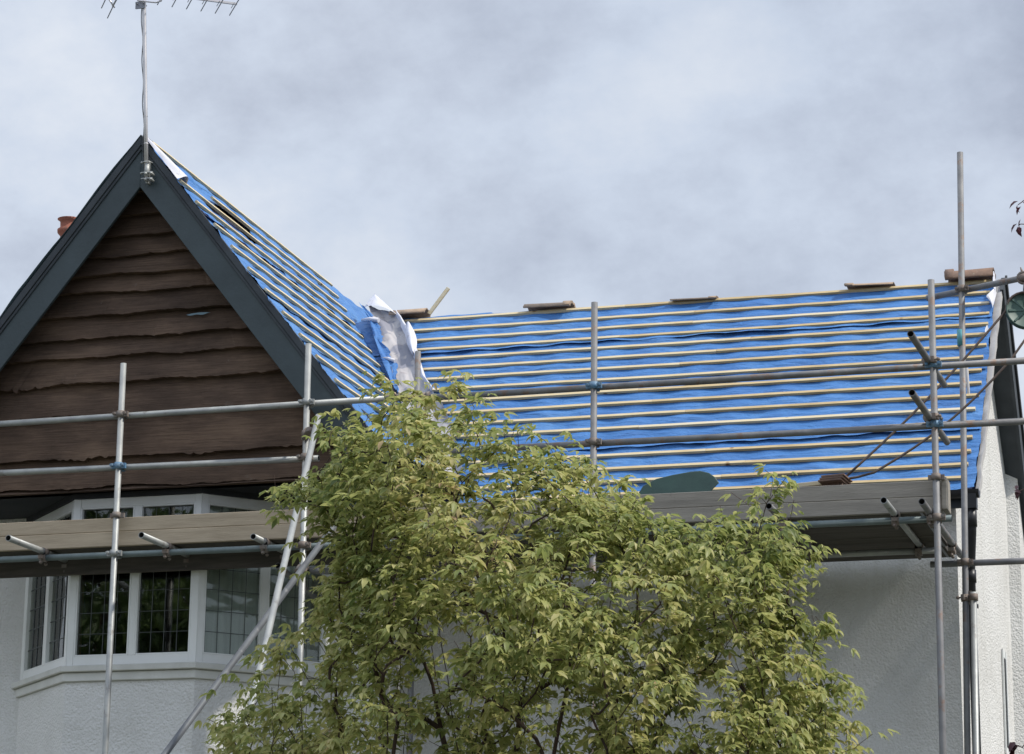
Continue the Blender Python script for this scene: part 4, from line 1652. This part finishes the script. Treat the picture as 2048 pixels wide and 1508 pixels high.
for k in range(8):
    p = tip - bdn * (0.006 + 0.122 * k)
    if (p - clamp).dot(bdn) < 0.1:
        break
    t = MB()
    t.path([p - edir * 0.25, p + edir * (0.26 - 0.004 * k)], 0.0048, 6)
    t.path([p - edir * 0.02 - bdn * 0.02, p + edir * 0.10 - bdn * 0.02], 0.003, 6)
    t.build('director', 'grey_metal', aer)
for q in ((203, 16), (215, 36), (196, -4)):
    t = MB()
    pA = at(q[0], q[1], 18.1)
    t.path([pA, pA - edir * 0.5], 0.0048, 6)
    t.build('reflector_rod', 'grey_metal', aer)
for q0, q1 in (((229, 15), (210, -14)), ((225, 13), (240, -14))):
    t = MB()
    t.path([at(*q0, 18.0), at(*q1, 18.0)], 0.0075, 6)
    t.build('reflector_arm', 'aluminium', aer)


# ------------------------------------------------------------------ trees
def grow(nodes, parents, targets, step=0.10, lift=0.25):
    """join every target to the nearest place on the growing branch net"""
    P = [np.array(p) for p in nodes]
    par = list(parents)
    A = np.array(P)
    cap = len(A) + len(targets) * 14
    buf = np.zeros((cap, 3))
    n = len(A)
    buf[:n] = A
    tips = []
    for tg in targets:
        dv = tg - buf[:n]
        ds = np.linalg.norm(dv, axis=1)
        cost = ds * (1 + lift * np.clip(-dv[:, 2] / (ds + 1e-6), -1, 1) * 1.0)
        j = int(np.argmin(cost))
        d0 = ds[j]
        ns = max(2, int(d0 / step))
        ns = min(ns, 12)
        src = buf[j].copy()
        last = j
        pd = buf[j] - buf[par[j]] if par[j] >= 0 else np.array([0, 0, 0.1])
        pd = pd / (np.linalg.norm(pd) + 1e-9)
        c1 = src + pd * d0 * 0.30
        for k in range(1, ns + 1):
            t_ = k / ns
            p = (1 - t_) ** 2 * src + 2 * t_ * (1 - t_) * c1 + t_ ** 2 * tg
            if k < ns:
                p = p + RNG.normal(0, 0.008, 3)
            buf[n] = p
            par.append(last)
            last = n
            n += 1
        tips.append(last)
    return buf[:n], par, tips


def branch_mesh(buf, par, tip_r=0.0022, expo=2.25, min_r=0.0, seg=5):
    n = len(buf)
    acc = np.zeros(n)
    kids = np.zeros(n, int)
    for i in range(n):
        if par[i] >= 0:
            kids[par[i]] += 1
    for i in range(n - 1, -1, -1):
        if kids[i] == 0:
            acc[i] = tip_r ** expo
        if par[i] >= 0:
            acc[par[i]] += acc[i]
    rad = acc ** (1 / expo)
    vs, fs = [], []
    for i in range(n):
        j = par[i]
        if j < 0:
            continue
        a, b = Vector(buf[j]), Vector(buf[i])
        d = b - a
        if d.length < 1e-5:
            continue
        d.normalize()
        s = d.orthogonal().normalized()
        t = d.cross(s)
        r0, r1 = min(rad[j], rad[i] * 1.25), rad[i]
        o = len(vs)
        sg = seg if r1 > 0.004 else 3
        for (p, r) in ((a, r0), (b, r1)):
            for k in range(sg):
                an = 2 * math.pi * k / sg
                vs.append(p + (s * math.cos(an) + t * math.sin(an)) * r)
        for k in range(sg):
            k2 = (k + 1) % sg
            fs.append((o + k, o + k2, o + sg + k2, o + sg + k))
    return vs, fs, rad


def leaflet_arrays(base, dirs, ups, ln, wd, fold=0.25, droop=0.35):
    """batch of leaflets: each 8 verts, 6 faces: a drooping, folded blade. All inputs are numpy arrays."""
    n = len(base)
    side = np.cross(dirs, ups)
    side /= np.linalg.norm(side, axis=1, keepdims=True) + 1e-9
    up = np.cross(side, dirs)
    stations = ((0.0, 0.0), (0.34, 0.46), (0.68, 0.36), (1.0, 0.0))
    V = np.zeros((n, 8, 3))
    l = ln[:, None]
    w = wd[:, None]

    def mid(t):
        return base + dirs * l * t - up * l * (droop * t * t)[..., None] if np.ndim(droop) else base + dirs * l * t - up * l * droop * t * t
    V[:, 0] = mid(0.0)
    V[:, 1] = mid(0.34)
    V[:, 2] = mid(0.70)
    V[:, 3] = mid(1.0)
    for q, (t, ww) in enumerate(((0.34, 0.50), (0.70, 0.36))):
        m_ = mid(t)
        V[:, 4 + q] = m_ + side * w * ww + up * w * fold
        V[:, 6 + q] = m_ - side * w * ww + up * w * fold
    faces = np.array([(0, 1, 4, 4), (0, 6, 1, 1), (1, 2, 5, 4), (1, 6, 7, 2), (2, 3, 5, 5), (2, 7, 3, 3)])
    return V, faces


def leaf_object(name, V, mat, parent):
    """mesh from leaflet vertex blocks (n, 8, 3)"""
    n = len(V)
    me = bpy.data.meshes.new(name)
    tris = [(0, 1, 4), (0, 6, 1), (2, 3, 5), (2, 7, 3)]
    quads = [(1, 2, 5, 4), (1, 6, 7, 2)]
    nv = n * 8
    me.vertices.add(nv)
    me.vertices.foreach_set('co', V.reshape(-1))
    offs = (np.arange(n) * 8)[:, None]
    tri = (np.array(tris).reshape(1, -1) + offs).reshape(-1)
    quad = (np.array(quads).reshape(1, -1) + offs).reshape(-1)
    loops = np.concatenate([tri, quad])
    me.loops.add(len(loops))
    me.loops.foreach_set('vertex_index', loops)
    nt_, nq = n * 4, n * 2
    me.polygons.add(nt_ + nq)
    ls = np.concatenate([np.arange(nt_) * 3, nt_ * 3 + np.arange(nq) * 4])
    lt = np.concatenate([np.full(nt_, 3), np.full(nq, 4)])
    me.polygons.foreach_set('loop_start', ls)
    me.polygons.foreach_set('loop_total', lt)
    me.polygons.foreach_set('use_smooth', np.ones(nt_ + nq, bool))
    me.update(calc_edges=True)
    me.validate()
    me.materials.append(MATS[mat])
    o = bpy.data.objects.new(name, me)
    COL.objects.link(o)
    adopt(o, parent)
    return o


def unit(a):
    return a / (np.linalg.norm(a, axis=-1, keepdims=True) + 1e-9)


def edge_dist(poly, x, z):
    best = 9
    n = len(poly)
    for i in range(n):
        x0, z0 = poly[i]
        x1, z1 = poly[(i + 1) % n]
        dx, dz = x1 - x0, z1 - z0
        t = max(0, min(1, ((x - x0) * dx + (z - z0) * dz) / (dx * dx + dz * dz + 1e-9)))
        best = min(best, math.hypot(x - x0 - t * dx, z - z0 - t * dz))
    return best


# ---- the paperbark-like maple in front of the scaffold
TYD = 11.8
outline = [(470, 1640), (455, 1500), (405, 1438), (478, 1420), (505, 1368), (488, 1318), (545, 1280), (605, 1262), (636, 1225), (622, 1188), (655, 1130), (688, 1062),
           (628, 1045), (590, 990), (540, 978), (556, 945), (610, 958), (640, 900), (636, 842), (700, 838), (722, 822), (758, 795), (765, 752), (800, 768), (850, 800), (885, 775),
           (935, 790), (938, 830), (985, 855), (1060, 852), (1110, 885), (1140, 895), (1190, 920), (1215, 962), (1262, 972), (1300, 1002), (1335, 1012),
           (1365, 1050), (1430, 1048), (1490, 1030), (1550, 1032), (1632, 1085), (1600, 1150), (1602, 1215), (1680, 1240), (1640, 1292),
           (1655, 1335), (1712, 1368), (1650, 1402), (1690, 1442), (1752, 1470), (1722, 1520), (1640, 1640)]
outline = [(1090 + (x - 1090) * 0.955, y + (10 if y < 1100 else 0)) for x, y in outline]
opoly = [(at(x, y, TYD).x, at(x, y, TYD).z) for x, y in outline]
maple = thing('maple_tree', 'bushy maple with pale yellow green three-part leaves in front of the scaffold', 'tree', (-3.45, TYD, 0))
cx, cz0 = -3.45, 0.75
xs_, zs_ = [p[0] for p in opoly], [p[1] for p in opoly]
targets = []
while len(targets) < 1950:
    x, z = RNG.uniform(min(xs_), max(xs_)), RNG.uniform(min(zs_), max(zs_))
    if not inside(opoly, x, z):
        continue
    ed = edge_dist(opoly, x, z)
    # patches of lighter foliage: keep clumps, thin the lower middle where limbs show
    cl_ = fbm(x * 2.6, z * 3.4, 1.7)
    keep = 0.74 + 0.95 * cl_
    if z < 3.28 and -4.9 < x < -3.0:
        keep *= 0.55
    keep *= min(1.0, 0.30 + ed / 0.16)
    if RNG.uniform() > keep:
        continue
    half_t = min(1.25, 0.12 + 1.25 * math.sqrt(ed))
    y = TYD + RNG.uniform(-1, 1) * half_t
    f = (y) / TYD
    # points nearer or farther than the middle shrink or grow about the trunk so that the crown stays round
    targets.append(np.array([x * f, y, 1.6 + (z - 1.6) * f]))
for i in range(len(opoly) - 1):
    (x0, z0), (x1, z1) = opoly[i], opoly[i + 1]
    for q in range(max(1, int(math.hypot(x1 - x0, z1 - z0) / 0.055))):
        t_ = RNG.uniform()
        y = TYD + RNG.uniform(-0.22, 0.22)
        x, z = x0 + (x1 - x0) * t_, z0 + (z1 - z0) * t_
        if z > 2.6:
            targets.append(np.array([x * y / TYD, y, 1.6 + (z - 1.6) * y / TYD]))
for (x_, y_) in ((1440, 1010), (1462, 985), (1500, 985), (1530, 940), (1545, 965), (1572, 955), (1588, 1000), (905, 775), (930, 800), (548, 950), (560, 975), (770, 758), (785, 770), (415, 1438), (440, 1432), (1745, 1468), (1705, 1370), (1678, 1240)):
    p = at(x_, y_, TYD + RNG.uniform(-0.1, 0.1))
    targets.append(np.array(p))
targets = np.array(targets)
# stems
nodes, parents = [np.array([-3.45, TYD, -0.05])], [-1]
for k in range(3):
    nodes.append(np.array([-3.45 + 0.01 * k, TYD, 0.22 * (k + 1)]))
    parents.append(len(nodes) - 2)
base_i = len(nodes) - 1
stem_tops = [(-4.55, -0.2, 3.1), (-4.1, 0.35, 3.7), (-3.75, -0.35, 3.6), (-3.45, 0.1, 3.75), (-3.1, -0.3, 3.35), (-2.75, 0.3, 3.2), (-2.35, -0.1, 3.0), (-4.75, 0.3, 2.85)]
for sx_, sy_, sz_ in stem_tops:
    last = base_i
    p0 = nodes[base_i]
    p2 = np.array([sx_, TYD + sy_, sz_])
    c1 = p0 + np.array([(sx_ + 3.45) * 0.25, sy_ * 0.3, (sz_ - p0[2]) * 0.55])
    for k in range(1, 15):
        t_ = k / 14
        nodes.append((1 - t_) ** 2 * p0 + 2 * t_ * (1 - t_) * c1 + t_ ** 2 * p2 + RNG.normal(0, 0.012, 3))
        parents.append(last)
        last = len(nodes) - 1
dist0 = np.linalg.norm(targets - np.array([-3.45, TYD, 2.2]), axis=1)
targets = targets[np.argsort(dist0 + RNG.uniform(0, 0.5, len(dist0)))]
buf, par, tips = grow(nodes, parents, targets, step=0.09, lift=0.35)
vs, fs, rad = branch_mesh(buf, par, tip_r=0.0016, expo=2.15)
t = MB()
t.add(vs, fs, True)
t.build('trunk', 'bark', maple, weld=False)
# leaves: each twig end carries a drooping spray of three-part leaves
LB, LD, LU, LL, LW = [], [], [], [], []
centre = np.array([-3.45, TYD, 2.6])
for ti in tips:
    tip = buf[ti]
    pv = buf[par[ti]]
    dr = tip - pv
    dr = dr / (np.linalg.norm(dr) + 1e-9)
    outw = tip - centre
    outw[2] *= 0.4
    outw = outw / (np.linalg.norm(outw) + 1e-9)
    nl = RNG.integers(7, 13)
    for q in range(nl):
        fpos = RNG.uniform(0, 0.24)
        pos = tip - dr * fpos + RNG.normal(0, 0.012, 3)
        az = RNG.uniform(0, 2 * math.pi)
        pd = np.array([math.cos(az), math.sin(az), RNG.uniform(-0.25, 0.35)]) * 0.8 + outw * 0.5 + dr * 0.3
        pd = pd / np.linalg.norm(pd)
        pet = RNG.uniform(0.02, 0.045)
        knee = pos + pd * pet
        d0 = pd.copy()
        d0[2] -= RNG.uniform(0.1, 1.1)
        d0 = d0 / np.linalg.norm(d0)
        upv = np.array([RNG.normal(0, 0.3), RNG.normal(0, 0.3), 1.0])
        sidev = np.cross(d0, upv)
        sidev /= np.linalg.norm(sidev)
        size = RNG.uniform(0.034, 0.076)
        for ang, sc in ((0, 1.0), (0.85, 0.82), (-0.85, 0.82)):
            dd = d0 * math.cos(ang) + sidev * math.sin(ang)
            dd[2] -= 0.12 * abs(ang)
            LB.append(knee)
            LD.append(dd)
            LU.append(upv)
            LL.append(size * sc)
            LW.append(size * sc * RNG.uniform(0.34, 0.47))
LB, LD, LU = np.array(LB), unit(np.array(LD)), unit(np.array(LU))
V, _ = leaflet_arrays(LB, LD, LU, np.array(LL), np.array(LW), fold=0.16, droop=0.30)
leaf_object('crown', V, 'maple_leaf', maple)

# ---- purple-leaved tree that only puts twigs into the picture at the right
pt_ = thing('purple_tree', 'thin twigs with small maroon leaves reaching in at the right edge', 'tree', (0.4, 9.0, 0))
nodes, parents = [np.array([0.4, 9.0, -0.05])], [-1]
last = 0
for k in range(1, 22):
    nodes.append(np.array([0.4 + 0.05 * math.sin(k * 0.7), 9.0 + 0.04 * math.cos(k), 0.25 * k]))
    parents.append(last)
    last = len(nodes) - 1
seen = [at(2036, 410, 9.0), at(2038, 450, 9.0), at(2032, 985, 9.0), at(2030, 1490, 9.0)]
tg = []
for p in seen:
    p = np.array(p)
    j = min(range(22), key=lambda q: abs(nodes[q][2] - (p[2] - 0.25)))
    for k in range(1, 9):
        nodes.append(nodes[j] + (p + np.array([0.03, 0, 0.0]) - nodes[j]) * (k / 8) + np.array([0, 0, 0.09 * math.sin(math.pi * k / 8)]))
        parents.append(len(nodes) - 2 if k > 1 else j)
    tg.append(p)
for k in range(620):
    az = RNG.uniform(0, 6.28)
    rr_ = RNG.uniform(0.15, 1.0)
    p = np.array([0.4 + rr_ * math.cos(az), 9.0 + rr_ * math.sin(az), RNG.uniform(2.0, 5.4)])
    if p[0] / p[1] < -0.052:
        continue
    tg.append(p)
b2, p2, tips2 = grow(nodes, parents, tg, step=0.12, lift=0.3)
vs, fs, _ = branch_mesh(b2, p2, tip_r=0.002, expo=2.3)
t = MB()
t.add(vs, fs, True)
t.build('trunk', 'bark', pt_, weld=False)
LB, LD, LU, LL, LW = [], [], [], [], []
for q, ti in enumerate(tips2):
    for k in range(7 if q >= 4 else (4, 4, 5, 6)[q]):
        az = RNG.uniform(0, 6.28)
        LB.append(b2[ti] + RNG.normal(0, 0.008, 3))
        LD.append([math.cos(az) * 0.7 - (0.5 if q < 4 else 0), math.sin(az) * 0.4, RNG.uniform(-1.0, 0.4)])
        LU.append([RNG.normal(0, 0.4), -0.5, 1])
        s__ = RNG.uniform(0.028, 0.042) * (1.0 if q < 3 else 1.2)
        LL.append(s__)
        LW.append(s__ * 0.5)
V, _ = leaflet_arrays(np.array(LB), unit(np.array(LD)), unit(np.array(LU)), np.array(LL), np.array(LW))
leaf_object('crown', V, 'purple_leaf', pt_)


# ---- garden trees opposite the house, seen only mirrored in the bay window
def far_tree(x, y, h, label, seed):
    r2 = np.random.default_rng(seed)
    tr = thing('broadleaf_tree', label, 'tree', (x, y, 0), 'trees across the garden')
    nodes, parents = [np.array([x, y, -0.1])], [-1]
    last = 0
    for k in range(1, 10):
        nodes.append(np.array([x + 0.1 * math.sin(k), y, h * 0.7 * k / 9]))
        parents.append(last)
        last = len(nodes) - 1
    tg = []
    for k in range(260):
        dv = r2.normal(0, 1, 3)
        dv /= np.linalg.norm(dv)
        rr_ = r2.uniform(0.35, 1.0) ** 0.5
        p = np.array([x, y, h * 0.6]) + dv * np.array([h * 0.34, h * 0.34, h * 0.4]) * rr_ * (0.85 + 0.3 * fbm(dv[0] * 2, dv[1] * 2, dv[2] * 2 + seed))
        tg.append(p)
    bb, pp, tt = grow(nodes, parents, tg, step=0.6, lift=0.3)
    vs, fs, _ = branch_mesh(bb, pp, tip_r=0.014, expo=2.2)
    t = MB()
    t.add(vs, fs, True)
    t.build('trunk', 'bark', tr, weld=False)
    per = 34
    tp_ = bb[np.repeat(tt, per)]
    n = len(tp_)
    pos = tp_ + r2.normal(0, h * 0.035, (n, 3))
    dd = unit(r2.normal(0, 1, (n, 3)) + np.array([0, 0, -0.4]))
    uu = unit(r2.normal(0, 0.5, (n, 3)) + np.array([0, 0, 1.0]))
    ll = r2.uniform(0.18, 0.34, n)
    V, _ = leaflet_arrays(pos, dd, uu, ll, ll * 0.6)
    leaf_object('crown', V, 'far_leaf', tr)


far_tree(-19.5, -3.0, 11.5, 'tall green tree across the garden, mirrored in the left front pane', 3)
far_tree(-15.0, 2.0, 9.0, 'rounder green tree across the garden, mirrored in the right front pane', 5)
